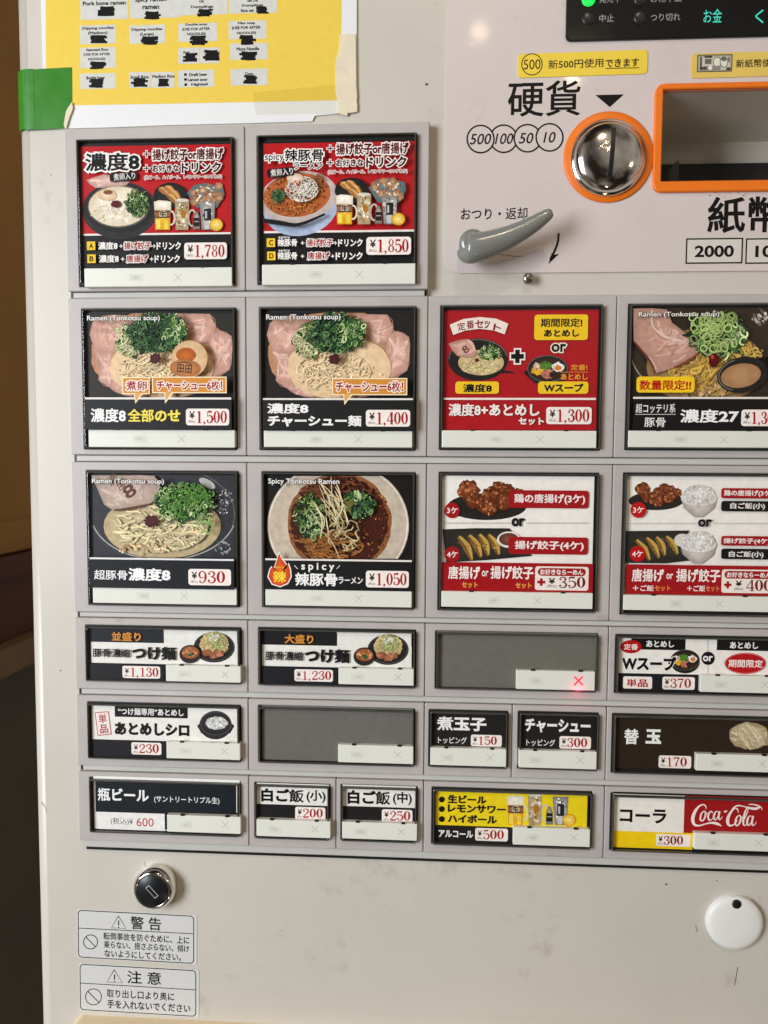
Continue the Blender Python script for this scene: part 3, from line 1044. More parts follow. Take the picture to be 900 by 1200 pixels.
HC = 0.0064        # card
def button(label, corners, row, x0, x1, strip_px, art, wide=True, lit=False, smudge=(.35, .635)):
    """corners: the window's corners in the photo, clockwise from top left (right ones may be None)"""
    TL, TR, BL, BR = corners
    HW = 0.004
    a, b = P(*TL, HW), P(*BL, HW)
    wx0 = (a[0] + b[0]) / 2
    if TR:
        c, d = P(*TR, HW), P(*BR, HW)
        wx1 = (c[0] + d[0]) / 2
        wy1, wy0 = (a[1] + c[1]) / 2, (b[1] + d[1]) / 2
    else:
        wx1 = wx0 + 0.0992
        wy1, wy0 = a[1], b[1]
    g = 0.00022
    outer = rrect(x0 + g, RB[row] - .0038, x1 - g, RT[row] + .0050, .0006, 2)
    inner = rrect(wx0, wy0, wx1, wy1, .0006, 2)
    bt = frame_ring('menu_button', outer, inner, 0.0, HB, 0.0012, 0.00045, MT['bezel'], machine)
    tag(bt, label)
    slab('tray', rrect(wx0 + .0003, wy0 + .0003, wx1 - .0003, wy1 - .0003, .0005, 2), .0006, .0052, .0003, MT['tray'], bt)
    # clear cover: a shallow open box with a rounded lip
    e = .0009
    bx = (wx0 + e, wy0 + e, wx1 - e, wy1 - e)
    def rr(d, h):
        return [FR(x, y, h) for x, y in rrect(bx[0] + d, bx[1] + d, bx[2] - d, bx[3] - d, .0008, 3)]
    loft('clear_cover', [rr(0, .0045), rr(0, .0082), rr(.0001, .0086), rr(.0004, .0089), rr(.0012, .0090)], MT['clear'], bt)
    rim_ = [[FR(x, y, h) for x, y in rrect(bx[0] + d, bx[1] + d, bx[2] - d, bx[3] - d, .0007, 3)] for d, h in ((-.0001, .0050), (-.0001, .0089), (.0002, .0092), (.0005, .0092), (.0007, .0090), (.0007, .0076))]
    loft('cover_rim', rim_, MT['rim'], bt, False, False)
    # status strip
    u0, v0, u1, v1 = [None] * 4
    s0 = art.ox + strip_px[0] / art.sc, art.oy + strip_px[1] / art.sc
    s1 = art.ox + strip_px[2] / art.sc, art.oy + strip_px[3] / art.sc
    HS = 0.0098
    q0, q1 = P(s0[0], (s0[1] + s1[1]) / 2, HS)[0], P(s1[0], (s0[1] + s1[1]) / 2, HS)[0]
    m_ = (s0[0] + s1[0]) / 2
    r1, r0 = P(m_, s0[1], HS)[1], P(m_, s1[1], HS)[1]
    st = slab('status_strip', rrect(q0, r0, q1, r1, .0004, 2), .0050, HS, .00035, MT['strip'], bt)
    wdt, hgt = q1 - q0, r1 - r0
    tops = (.185, .79)
    for k in tops:
        nx = q0 + wdt * k
        nw = .0024 if wide else .0021
        slab('latch_tab', [(nx, r1 - .0003), (nx + nw * 1.1, r1 - .0003), (nx + nw * 1.1, r1 + .0007), (nx, r1 + .0007)], .0085, HS + .0002, .0001, MT['black'], bt)
    # faint unlit marks
    a2 = Art(s0[0], s0[1], 1, HS + .00003)
    a2.on('cross_mark')
    W_, H_ = s1[0] - s0[0], s1[1] - s0[1]
    ux, vx = W_ * smudge[1], H_ * .52
    k = H_ * .2
    if not lit:
        for sg in (1, -1):
            a2.line([(ux - k, vx - k * sg), (ux + k, vx + k * sg)], 0.7, (196, 194, 184), k=0)
    us = W_ * smudge[0]
    a2.on('lamp_mark')
    a2.rect(us - 7.5, vx - 4, us + 7.5, vx + 4, (221, 221, 210))
    a2.fan(a2.ellp(us, vx, 6, 2.6), (203, 202, 194), (221, 221, 210))
    a2.build(bt, MT['ink'])
    if lit:
        a3 = Art(s0[0], s0[1], 1, HS + .00006)
        a3.on('lit_mark')
        for sg in (1, -1):
            a3.line([(ux - k * 1.15, vx - k * 1.15 * sg), (ux + k * 1.15, vx + k * 1.15 * sg)], 2.0, (255, 40, 70), k=0)
        a3.build(bt, MT['redled'])
        l = bpy.data.lights.new('status_lamp', 'POINT')
        l.energy = 0.0012
        l.color = (1, .05, .15)
        l.shadow_soft_size = .0015
        lo = bpy.data.objects.new('status_lamp', l)
        COL.objects.link(lo)
        q = P(s0[0] + ux, s0[1] + H_ * 1.1, HS + .001)
        lo.location = FR(q[0], q[1], HS + .002)
        lo.parent = bt
    art.build(bt, MT['ink'])
    return bt

WH, BK, RD_ = (240, 238, 232), (30, 28, 28), (196, 28, 36)
INK = (22, 20, 22)
DRED = (168, 20, 28)
YEL = (246, 208, 46)
OUTW = ((250, 246, 240), .085)

# ---------------------------------------------------------------- row 1: the two set menus
def set_text(a, du, dv, k=1.0):
    a.on('lettering')
    def T(t, u0, v0, u1, v1, *r, **kw):
        a.text(t, du + u0 * k, dv + v0, du + u1 * k, dv + v1, *r, **kw)
    T('＋', 0, 12, 30, 44, (60, 10, 14), .03, out=OUTW)
    T('揚げ餃子or唐揚げ', 42, 0, 383, 58, (104, 10, 16), .045, out=OUTW)
    T('＋', 0, 80, 30, 112, (60, 10, 14), .03, out=OUTW)
    T('お好きな', 42, 78, 172, 114, (80, 10, 14), .04, out=OUTW)
    T('ドリンク', 182, 66, 372, 118, (60, 10, 14), .04, out=OUTW)
    T('(生ビール、ハイボール、レモンサワーのいずれか)', 3, 128, 375, 150, (70, 14, 18), .012, out=((250, 240, 235), .09))

def sides(a, du, dv):
    """fried dumplings and chicken behind the drinks"""
    a.on('food_picture')
    a.ell(du + 75, dv - 38, 80, 62, (56, 54, 50), rim=(34, 32, 30), wob=.03)
    for g in ((20, -70, 70, -40), (48, -78, 100, -42), (74, -60, 122, -16), (60, -40, 118, 6)):
        x0, y0, x1, y1 = g
        a.line([(du + x0, dv + y0, 14), (du + (x0 + x1) / 2, dv + (y0 + y1) / 2 - 8, 34), (du + x1, dv + y1, 14)], 20, jit((184, 128, 70), .1), k=3)
        a.line([(du + x0 + 6, dv + y0 - 4, 5), (du + (x0 + x1) / 2, dv + (y0 + y1) / 2 - 16, 12), (du + x1 - 6, dv + y1 - 6, 5)], 20, jit((226, 182, 120), .08), k=3)
    a.fan([(du + 155, dv - 50), (du + 190, dv - 88), (du + 250, dv - 98), (du + 328, dv - 76), (du + 335, dv - 40), (du + 300, dv + 20), (du + 200, dv + 20)], (128, 150, 150), (96, 122, 124))
    for _ in range(12):
        u, v = du + random.uniform(185, 310), dv + random.uniform(-85, -5)
        a.ell(u, v, 22, 18, jit((206, 170, 136), .1), wob=.2, n=14, rim=jit((164, 118, 84), .1))
    a.specks(du + 247, dv - 44, 66, 42, 40, [(232, 208, 180), (180, 130, 92), (240, 226, 204), (140, 92, 64)], 6)

def order_line(a, letter, u, v, items, dv=0):
    a.on('lettering')
    a.rect(u, v, u + 40, v + 41, YEL)
    a.text(letter, u + 10, v + 8, u + 31, v + 33, INK, .03)
    for t, x0, x1, c, o in items:
        y0, y1 = v + 2, v + 39
        if t == '+':
            a.text('+', x0, v + 13, x1, v + 31, (244, 240, 234), .02)
            continue
        a.text(t, x0, y0, x1, y1, c, .034, out=o)

a = Art(75, 145, 4.0909, HC)
a.on('menu_card')
a.rect(80, 100, 803, 690, (34, 32, 32))
a.rect(82, 104, 798, 527, RD_)
a.rect(90, 524, 797, 533, (244, 238, 230))
a.on('food_picture')
a.clip = (84, 104, 797, 600)
a.ell(268, 415, 182, 138, (30, 28, 28), rim=(58, 56, 56))
a.ell(266, 405, 168, 118, (44, 42, 42))
a.ring(262, 396, 146, 100, 4, (120, 116, 112))
a.ell(260, 396, 142, 96, (248, 242, 226), rim=(230, 216, 188))
a.specks(230, 420, 105, 60, 40, [(252, 248, 236), (236, 224, 200), (242, 232, 210)], 7)
a.noodles(230, 430, 95, 45, 16, (242, 230, 202), 4, j=.05)
a.meat([(108, 272), (186, 246), (236, 252), (318, 262), (300, 296), (240, 300), (150, 308)], (228, 190, 178), (240, 214, 204), n=8)
a.ell(208, 342, 46, 28, (240, 222, 196), rot=5, rim=(222, 190, 152))
a.ell(212, 330, 22, 11, (150, 100, 66)); a.specks(212, 330, 18, 8, 8, [(90, 60, 44)], 3)
a.scallion(352, 385, 58, 62, 150, 8)
a.ell(252, 387, 24, 17, (104, 34, 30), wob=.15)
sides(a, 437, 385)
a.drinks(437, 370, 1.0)
a.clip = None
a.on('lettering')
a.text('濃度8', 106, 144, 367, 232, INK, .04, out=((250, 246, 240), .075))
a.rect(224, 238, 356, 278, (28, 26, 26), r=10, rot=4)
a.text('煮卵入り', 242, 240, 346, 274, (240, 236, 230), .015, rot=4)
set_text(a, 385, 122)
ly = (250, 246, 240)
order_line(a, 'A', 115, 568, [('濃度8', 168, 262, ly, None), ('+', 270, 286, 0, 0), ('揚げ餃子', 292, 422, DRED, OUTW), ('+', 428, 444, 0, 0), ('ドリンク', 448, 565, ly, None)])
order_line(a, 'B', 117, 630, [('濃度8', 172, 268, ly, None), ('+', 277, 295, 0, 0), ('唐揚げ', 304, 408, DRED, OUTW), ('+', 416, 433, 0, 0), ('ドリンク', 438, 560, ly, None)])
a.price(580, 573, 784, 653, '1,780')
button('red set menu button with pork ramen bowl, fried sides and drinks, price 1,780',
       ((90.2, 166.5), (275, 162.1), (96.5, 336.2), (277.4, 336.9)), 0, CX[0], CX[1], (97, 690, 805, 780), a, smudge=(.35, .635))

a = Art(285, 145, 4.0909, HC)
a.on('menu_card')
a.rect(88, 82, 826, 672, (34, 32, 32))
a.rect(95, 90, 818, 515, RD_)
a.rect(97, 511, 818, 521, (244, 238, 230))
a.on('food_picture')
a.clip = (97, 86, 817, 545)
a.ell(275, 395, 182, 142, (150, 166, 196), rot=-12, rim=(186, 200, 222))
a.ell(270, 400, 160, 110, (176, 190, 212), rot=-12)
a.ell(265, 352, 188, 124, (228, 218, 212), rot=-9, rim=(204, 190, 184))
a.ell(258, 342, 162, 105, (176, 84, 40), rot=-7, rim=(196, 116, 62))
a.noodles(240, 385, 128, 55, 80, (206, 128, 66), 5)
a.specks(250, 350, 145, 88, 90, [(206, 120, 58), (150, 58, 26), (222, 160, 96), (122, 46, 24)], 5)
a.noodles(355, 290, 50, 60, 36, (170, 110, 66), 5)
a.scallion(168, 350, 36, 30, 50, 7, True)
a.noodles(282, 318, 80, 62, 120, (236, 226, 212), 4, .6, .35)
a.ell(252, 268, 40, 22, (240, 226, 210), rim=(216, 190, 166))
a.specks(262, 292, 22, 16, 12, [(186, 48, 36)], 4)
a.line([(97, 470, 20), (180, 482, 22), (270, 490, 16), (395, 440, 10)], 16, (30, 28, 30))
sides(a, 447, 365)
a.drinks(449, 347, 1.0)
a.clip = None
a.on('lettering')
a.text('spicy', 109, 152, 200, 196, INK, .012, out=OUTW)
a.text('辣豚骨', 204, 131, 388, 191, INK, .035, out=((250, 246, 240), .075))
a.text('ラーメン', 246, 193, 384, 229, INK, .02, out=OUTW)
a.rect(119, 222, 247, 262, (28, 26, 26), r=10, rot=5)
a.text('煮卵入り', 136, 224, 243, 258, (240, 236, 230), .015, rot=5)
set_text(a, 405, 101, 1.02)
for L, u, v, it in (('C', 118, 557, ('揚げ餃子', 308, 433)), ('D', 120, 620, ('唐揚げ', 312, 418))):
    order_line(a, L, u, v, [('辣豚骨', 170, 263, ly, None), ('+', 280, 297, 0, 0), it + (DRED, OUTW), ('+', 437 if L == 'C' else 424, 453 if L == 'C' else 440, 0, 0), ('ドリンク', 458 if L == 'C' else 446, 575, ly, None)])
    a.text('spicy', 174, v - 12, 230, v + 4, ly, .01, out=((30, 28, 28), .06))
a.price(592, 550, 805, 635, '1,850')
button('red set menu button with spicy ramen bowl, fried sides and drinks, price 1,850',
       ((300.9, 161.6), (489.9, 157.2), (304, 335.2), (487.9, 333.2)), 0, CX[1], CX[2], (90, 672, 825, 770), a)

# ---------------------------------------------------------------- row 2
def chashu_bowl(a, du, dv, egg):
    a.on('food_picture')
    a.ell(du + 440, dv + 300, 350, 225, (222, 186, 146), wob=.02, rim=(196, 148, 116))
    sl = [[(85, 200), (100, 140), (150, 108), (260, 104), (320, 160), (280, 260), (180, 300), (110, 270)],
          [(105, 270), (190, 290), (260, 330), (250, 430), (190, 470), (130, 430), (140, 340)],
          [(520, 100), (690, 98), (722, 160), (700, 230), (640, 250), (560, 170)],
          [(690, 200), (740, 180), (800, 210), (802, 300), (790, 380), (700, 420), (680, 330)],
          [(200, 420), (270, 420), (330, 480), (320, 515), (240, 500), (190, 470)],
          [(600, 440), (700, 400), (690, 450), (620, 500), (520, 515)]]
    for p in sl:
        a.meat([(du + x, dv + y) for x, y in p], (228, 182, 164), (244, 214, 200), n=26)
    a.ell(du + 450, dv + 365, 262, 160, (248, 226, 190), rim=(236, 206, 166), wob=.02)
    a.noodles(du + 420, dv + 385, 190, 105, 120, (246, 222, 180), 7, .5, .3, j=.06)
    a.specks(du + 560, dv + 420, 120, 70, 40, [(250, 230, 196), (236, 206, 164)], 6)
    a.scallion(du + 300, dv + 235, 75, 85, 130, 14, False, base=(186, 176, 122))
    a.noodles(du + 290, dv + 240, 70, 80, 50, (206, 204, 160), 6, .5, .5)
    a.scallion(du + 435, dv + 195, 152, 102, 420, 12, True)
    a.scallion(du + 520, dv + 190, 60, 70, 90, 11, False, base=(40, 86, 46))
    a.ell(du + 430, dv + 328, 30, 26, (98, 36, 40), wob=.2, rim=(70, 26, 30))
    if egg:
        a.ell(600, 330, 90, 92, (232, 208, 170), rot=30, rim=(214, 180, 134))
        a.ell(584, 310, 50, 36, (206, 120, 40), rim=(178, 92, 30))
        a.ell(580, 376, 78, 44, (206, 148, 96), rot=3, rim=(178, 116, 68))
        a.line([(540, 352), (575, 345), (612, 358)], 5, (60, 44, 36))
        a.text('田田', 540, 358, 612, 400, (60, 44, 36), .02, rot=-5)

def callout(a, u0, v0, u1, v1, tail, t, tb):
    a.on('lettering')
    bd = (250, 236, 204)
    a.poly([(tail[0] - 5, v1 - 3), (tail[1] + 5, v1 - 3), (tail[2] - 2, tail[3] + 6)], bd)
    a.rect(u0, v0, u1, v1, bd)
    a.rect(u0 + 5, v0 + 5, u1 - 5, v1 - 5, (216, 152, 66))
    a.poly([(tail[0], v1 - 7), (tail[1], v1 - 7), (tail[2], tail[3] - 4)], (226, 176, 104))
    a.text(t, *tb, (166, 22, 30), .03, out=((250, 240, 228), .09))

a = Art(85, 345, 4.2857, HC)
a.on('menu_card')
a.rect(76, 93, 810, 680, (40, 40, 40))
a.clip = (82, 95, 804, 522)
a.poly([(82, 95), (804, 95), (804, 522), (82, 522)], (58, 54, 46))
chashu_bowl(a, 0, 0, True)
a.clip = None
a.on('menu_card')
a.rect(80, 521, 806, 531, (236, 232, 226)); a.rect(78, 531, 808, 680, (42, 42, 44))
callout(a, 267, 420, 403, 505, (330, 365, 334, 546), '煮卵', (286, 438, 389, 487))
callout(a, 415, 418, 785, 500, (480, 515, 482, 546), 'チャーシュー6枚！', (438, 436, 764, 487))
a.text('Ramen (Tonkotsu soup)', 92, 114, 453, 146, (246, 244, 238), .012, out=((40, 36, 34), .05))
a.text('濃度8', 110, 575, 285, 645, (246, 244, 240), .035)
a.text('全部のせ', 293, 578, 555, 643, (246, 228, 96), .035)
a.price(583, 577, 798, 660, '1,500')
button('menu button with roast pork ramen bowl and egg, price 1,500',
       ((96.7, 362.5), (278.7, 361.3), (101.3, 527), (279.1, 527)), 1, CX[0], CX[1], (80, 680, 815, 768), a)

a = Art(290, 345, 4.2857, HC)
a.on('menu_card')
a.rect(82, 90, 834, 684, (40, 40, 40))
a.clip = (88, 92, 832, 526)
a.poly([(88, 92), (832, 92), (832, 526), (88, 526)], (42, 40, 36))
chashu_bowl(a, 12, 4, False)
a.clip = None
a.on('menu_card')
a.rect(86, 525, 830, 534, (236, 232, 226)); a.rect(84, 534, 832, 684, (40, 39, 38))
callout(a, 430, 425, 803, 510, (490, 527, 494, 552), 'チャーシュー6枚！', (449, 441, 784, 495))
a.text('Ramen (Tonkotsu soup)', 103, 108, 472, 142, (246, 244, 238), .012, out=((40, 36, 34), .05))
a.text('濃度8', 107, 550, 313, 602, (246, 244, 240), .04)
a.text('チャーシュー麺', 110, 610, 575, 666, (246, 244, 240), .04)
a.price(598, 583, 818, 666, '1,400')
button('menu button with roast pork ramen bowl without egg, price 1,400',
       ((304, 360.2), (488.8, 360.2), (306.3, 527.5), (487.2, 528.2)), 1, CX[1], CX[2], (82, 685, 828, 768), a)

def small_rice_bowl(a, cu, cv, ru, rv):
    """black pot of egg, meat and greens"""
    a.on('food_picture')
    a.poly([(cu - ru * 1.18, cv + rv * .25), (cu - ru * .8, cv - rv * .1), (cu - ru * .6, cv + rv), (cu - ru * .75, cv + rv * .8)], (28, 26, 26))
    a.ell(cu, cv + rv * .15, ru, rv, (26, 24, 24), rim=(48, 46, 44))
    a.ring(cu, cv, ru * .97, rv * .86, ru * .04, (110, 108, 104))
    a.ell(cu, cv + rv * .06, ru * .84, rv * .72, (70, 48, 34))
    for du, dv, r, c in ((-.45, .1, .34, (236, 184, 52)), (-.5, -.15, .2, (232, 190, 170)), (.02, .35, .32, (196, 128, 112)), (-.1, -.2, .3, (92, 140, 56)), (.5, -.1, .3, (244, 236, 222)), (.3, .4, .22, (60, 44, 36))):
        a.ell(cu + du * ru, cv + dv * rv, r * ru, r * rv, c, wob=.14, n=18)
        a.specks(cu + du * ru, cv + dv * rv, r * ru, r * rv, 9, [tuple(min(255, v * 1.15) for v in c), tuple(v * .75 for v in c)], ru * .06)
    a.ell(cu + .52 * ru, cv - .05 * rv, .16 * ru, .17 * rv, (226, 140, 40))

def black_bowl(a, cu, cv, ru, rv, pork):
    a.on('food_picture')
    a.line([(cu + ru * .7, cv + rv * .55, 20), (cu + ru * 1.2, cv + rv * .62, 6)], 10, (40, 36, 34))
    a.ell(cu, cv, ru, rv, (20, 18, 18), rim=(44, 42, 40))
    a.ring(cu, cv - rv * .02, ru * .96, rv * .93, ru * .03, (120, 118, 114), a0=180, a1=350)
    a.ell(cu + ru * .1, cv + rv * .14, ru * .76, rv * .6, (232, 214, 170), rim=(206, 184, 136))
    a.noodles(cu + ru * .05, cv + rv * .3, ru * .66, rv * .4, 60, (236, 216, 164), ru * .035, .6, .3)
    a.meat([(cu + x * ru, cv + y * rv) for x, y in pork], (222, 174, 156), (238, 206, 194), n=8)
    a.scallion(cu + ru * .4, cv - rv * .32, ru * .34, rv * .36, 90, ru * .06)
    a.ell(cu - ru * .04, cv + rv * .03, ru * .08, rv * .08, (120, 40, 32), wob=.15)

a = Art(500, 345, 4.186, HC)
a.on('menu_card')
CR = (182, 30, 40)
a.rect(76, 76, 838, 668, (120, 24, 30))
a.rect(82, 80, 834, 666, CR)
black_bowl(a, 252, 320, 148, 104, [(-.98, -.75), (-.35, -.98), (-.05, -.4), (-.12, -.1), (-.7, -.18)])
a.text('8', 176, 252, 204, 288, (110, 60, 50), 0, rot=40)
small_rice_bowl(a, 592, 365, 100, 74)
a.on('lettering')
a.poly([(113, 150), (180, 122), (260, 112), (340, 120), (400, 145), (382, 197), (330, 178), (260, 170), (190, 178), (130, 200)], (244, 232, 220))
for i, chx in enumerate('定番セット'):
    u = 150 + i * 44
    vv_ = 146 + abs(i - 2) ** 2 * 3.2
    a.text(chx, u, vv_ - (20 if i < 4 else 12), u + (40 if i != 3 else 28), vv_ + 20, (140, 26, 34), .03, rot=(2 - i) * 5)
a.rect(527, 100, 790, 225, YEL, r=14)
a.text('期間限定!', 558, 118, 763, 162, INK, .04)
a.text('あとめし', 574, 173, 748, 210, INK, .045)
a.text('or', 611, 243, 684, 284, INK, .04, out=((248, 238, 220), .07))
a.text('+', 413, 272, 476, 338, INK, .07, out=((248, 240, 232), .07))
a.text('定番!', 706, 344, 788, 374, (240, 164, 60), .03)
a.line([(655, 382), (790, 382)], 2.5, (240, 164, 60), k=0)
a.text('あとめし', 656, 390, 790, 420, (240, 164, 60), .03)
a.rect(140, 428, 354, 488, YEL, r=14); a.text('濃度8', 177, 440, 320, 482, INK, .045)
a.rect(545, 428, 792, 488, YEL, r=14); a.text('Wスープ', 574, 437, 768, 480, INK, .045)
a.rect(80, 508, 827, 518, (246, 236, 228))
a.text('濃度8+あとめし', 106, 536, 553, 598, (248, 240, 232), .035)
a.text('セット', 449, 605, 575, 641, (248, 240, 232), .04)
a.price(585, 553, 808, 637, '1,300')
button('red menu button pairing a ramen bowl with a rice pot, price 1,300',
       ((516.2, 358.9), (706.6, 357.4), (514.8, 527.8), (702.6, 527.8)), 1, CX[2], CX[3], (75, 668, 833, 752), a)

a = Art(710, 345, 4.737, HC)
a.on('menu_card')
a.rect(136, 70, 968, 757, (38, 36, 34))
a.clip = (146, 76, 960, 572)
a.poly([(146, 76), (960, 76), (960, 572), (146, 572)], (58, 48, 36))
a.on('food_picture')
a.ell(560, 310, 440, 330, (46, 40, 32), rim=(66, 54, 40))
a.ring(560, 300, 425, 300, 7, (176, 168, 150), a0=95, a1=170)
a.ring(560, 300, 420, 310, 5, (120, 110, 96), a0=-60, a1=20)
a.specks(850, 130, 45, 40, 22, [(196, 190, 180), (120, 112, 100)], 9)
a.ell(555, 400, 330, 215, (198, 164, 118), rim=(160, 128, 88))
a.noodles(590, 420, 250, 140, 130, (222, 184, 90), 10, .6, .2, 2.4)
a.noodles(760, 330, 110, 70, 40, (228, 192, 100), 9, .5, .3)
a.specks(540, 540, 130, 40, 30, [(206, 172, 128), (176, 142, 100)], 12)
a.meat([(148, 82), (250, 80), (335, 88), (362, 160), (430, 210), (502, 272), (508, 328), (440, 372), (372, 408), (270, 442), (240, 372), (150, 262)], (212, 168, 150), (234, 204, 190), n=40)
a.line([(150, 262, 8), (240, 372, 12), (268, 442, 10)], 8, (128, 66, 44), k=3)
a.line([(372, 408, 8), (440, 376, 12), (505, 330, 8)], 8, (150, 84, 54), k=3)
a.line([(250, 90), (256, 180), (330, 240), (420, 260)], 9, (238, 214, 204))
a.scallion(610, 225, 158, 112, 330, 22)
for _ in range(40):
    u, v = 600 + random.uniform(-130, 130), 215 + random.uniform(-90, 90)
    a.ring(u, v, random.uniform(14, 30), random.uniform(10, 24), 7, jit((176, 194, 124), .15), random.uniform(0, 180), 14)
a.ell(586, 370, 28, 40, (122, 28, 24), wob=.08, rim=(86, 20, 18))
a.ell(578, 352, 8, 12, (190, 90, 80))
a.poly([(820, 360), (960, 335), (960, 400), (850, 420)], (24, 22, 20))
a.ell(742, 450, 140, 98, (28, 26, 24), rot=-12, rim=(52, 48, 44))
a.ring(740, 448, 128, 86, 5, (130, 126, 120), -12, a0=120, a1=260)
a.ell(735, 455, 112, 66, (196, 158, 118), rot=-10, rim=(172, 132, 94))
a.clip = None
a.on('menu_card')
a.rect(140, 572, 964, 583, (232, 226, 218)); a.rect(138, 583, 966, 757, (34, 32, 32))
a.on('lettering')
a.text('Ramen (Tonkotsu soup)', 172, 103, 615, 136, (246, 242, 232), .012, out=((40, 36, 34), .05))
a.rect(160, 460, 480, 548, YEL, r=18)
a.text('数量限定!!', 176, 479, 462, 535, (186, 24, 24), .035)
a.text('超コッテリ系', 156, 610, 375, 660, (238, 236, 230), .015)
a.line([(154, 668), (376, 668)], 3, (230, 226, 220), k=0)
a.text('豚骨', 204, 686, 320, 738, (238, 236, 230), .015)
a.text('濃度27', 400, 640, 725, 715, (246, 244, 240), .035)
a.price(737, 642, 962, 733, '1,300')
button('menu button with ramen bowl, pork slice and black spoon of soup',
       ((735.8, 357), None, (730.7, 527.6), None), 1, CX[3], CX[4], (125, 757, 958, 850), a)

# ---------------------------------------------------------------- row 3
a = Art(90, 535, 4.2857, HC)
a.on('menu_card')
a.rect(72, 88, 800, 657, (40, 41, 44))
a.clip = (78, 92, 794, 508)
a.poly([(78, 92), (794, 92), (794, 508), (78, 508)], (60, 62, 66))
a.on('food_picture')
a.ell(440, 290, 380, 270, (40, 42, 46), rim=(64, 66, 70))
a.ring(435, 285, 365, 235, 6, (178, 176, 172), a0=15, a1=165)
a.ring(440, 290, 352, 240, 4, (120, 122, 122), a0=-60, a1=15)
a.specks(740, 220, 45, 70, 60, [(150, 152, 152), (90, 92, 94), (200, 200, 198)], 5)
a.ell(655, 135, 45, 20, (190, 190, 186), rot=30)
a.specks(730, 460, 40, 34, 24, [(170, 172, 172), (100, 102, 104)], 6)
a.ell(430, 350, 295, 165, (226, 212, 178), rim=(196, 178, 140))
a.noodles(400, 355, 265, 125, 190, (232, 216, 174), 9, .55, .2, 0.15)
a.specks(330, 460, 130, 30, 30, [(222, 198, 158), (206, 178, 138)], 9)
a.meat([(80, 95), (240, 94), (395, 96), (426, 150), (408, 205), (370, 240), (270, 262), (200, 270), (145, 242), (110, 160)], (206, 184, 168), (222, 204, 190), n=16, edge=(180, 150, 130))
a.line([(195, 268, 8), (260, 262, 14), (372, 238, 8)], 8, (110, 74, 52), k=3)
a.text('8', 240, 142, 302, 205, (112, 70, 58), .02, rot=35)
a.text('濃', 160, 92, 215, 140, (120, 80, 66), .0, rot=35)
a.text('度', 205, 112, 250, 165, (120, 80, 66), .0, rot=35)
a.scallion(550, 232, 150, 92, 380, 14)
a.noodles(560, 215, 130, 90, 70, (96, 148, 62), 6, .45, .3)
a.noodles(660, 330, 40, 60, 16, (150, 178, 110), 6, .8, .4)
a.ell(388, 320, 36, 28, (96, 38, 40), wob=.2, rim=(76, 28, 32))
a.clip = None
a.on('menu_card')
a.rect(80, 506, 796, 515, (232, 232, 230)); a.rect(76, 515, 798, 657, (36, 38, 42))
a.on('lettering')
a.text('Ramen (Tonkotsu soup)', 92, 110, 450, 141, (246, 244, 240), .012, out=((40, 38, 38), .05))
a.text('超豚骨', 103, 565, 268, 613, (246, 246, 244), .015)
a.text('濃度8', 272, 555, 483, 620, (248, 248, 246), .045)
a.price(572, 560, 784, 641, '930')
button('menu button with plain noodle bowl, branded pork and green onions, price 930',
       ((102.8, 551.3), (280.9, 551.8), (105.9, 708.8), (282.5, 710.5)), 2, CX[0], CX[1], (80, 657, 803, 741), a)

a = Art(290, 535, 4.2857, HC)
a.on('menu_card')
a.rect(88, 94, 828, 667, (36, 34, 34))
a.clip = (96, 98, 822, 513)
a.poly([(96, 98), (822, 98), (822, 513), (96, 513)], (34, 30, 28))
a.on('food_picture')
a.ell(455, 345, 356, 320, (226, 214, 196), rim=(206, 192, 172), n=56)
a.ring(455, 345, 348, 312, 7, (240, 232, 218), n=56)
a.ell(462, 335, 262, 255, (118, 66, 36), rim=(156, 104, 66), n=50, wob=.015)
a.ell(462, 335, 244, 240, (58, 26, 16), rim=(86, 40, 22), n=50, wob=.03)
a.specks(462, 335, 256, 250, 190, [(90, 44, 24), (140, 84, 46), (48, 22, 14), (176, 122, 78)], 5, .72)
a.specks(600, 300, 110, 150, 70, [(110, 50, 26), (150, 80, 44), (190, 130, 84), (60, 24, 16)], 6)
a.noodles(400, 440, 190, 75, 70, (168, 116, 62), 8, .5, .25, 0.1)
a.noodles(440, 165, 190, 50, 50, (122, 72, 40), 8, .4, .25, 0.2)
a.scallion(320, 300, 75, 110, 160, 13, False, base=(58, 62, 30))
a.scallion(560, 240, 78, 62, 130, 14, True)
a.scallion(545, 205, 42, 30, 40, 14)
a.noodles(460, 270, 80, 90, 30, (142, 120, 60), 7, .6, .4)
for _ in range(30):
    u, v = random.gauss(425, 40), random.gauss(265, 60)
    th = random.gauss(1.15, .4)
    L = random.uniform(80, 190)
    a.line([(u - math.cos(th) * L / 2, v - math.sin(th) * L / 2), (u + random.uniform(-14, 14), v), (u + math.cos(th + .3) * L / 2, v + math.sin(th + .3) * L / 2)], random.uniform(3, 6), jit((216, 204, 166), .16), k=3, taper=True)
a.noodles(490, 390, 90, 80, 20, (212, 194, 150), 5, .8, .5)
a.clip = None
a.on('menu_card')
a.rect(94, 512, 824, 521, (236, 230, 222)); a.rect(90, 521, 826, 667, (34, 32, 32))
a.on('lettering')
fl = [(165, 472), (178, 505), (200, 530), (206, 552), (212, 528), (224, 560), (228, 600), (210, 635), (170, 652), (128, 638), (106, 600), (116, 560), (128, 545), (136, 560), (150, 520)]
fc = (168, 585)
a.poly(fl, (250, 244, 236))
a.fan([(fc[0] + (x - fc[0]) * .91, fc[1] + (y - fc[1]) * .92) for x, y in fl], (236, 140, 40), (206, 70, 30), fc)
a.fan([(fc[0] + (x - fc[0]) * .6, fc[1] + 16 + (y - fc[1]) * .58) for x, y in fl], (240, 156, 44), (222, 100, 34), fc)
a.text('spicy', 146, 545, 190, 560, (240, 190, 60), .01)
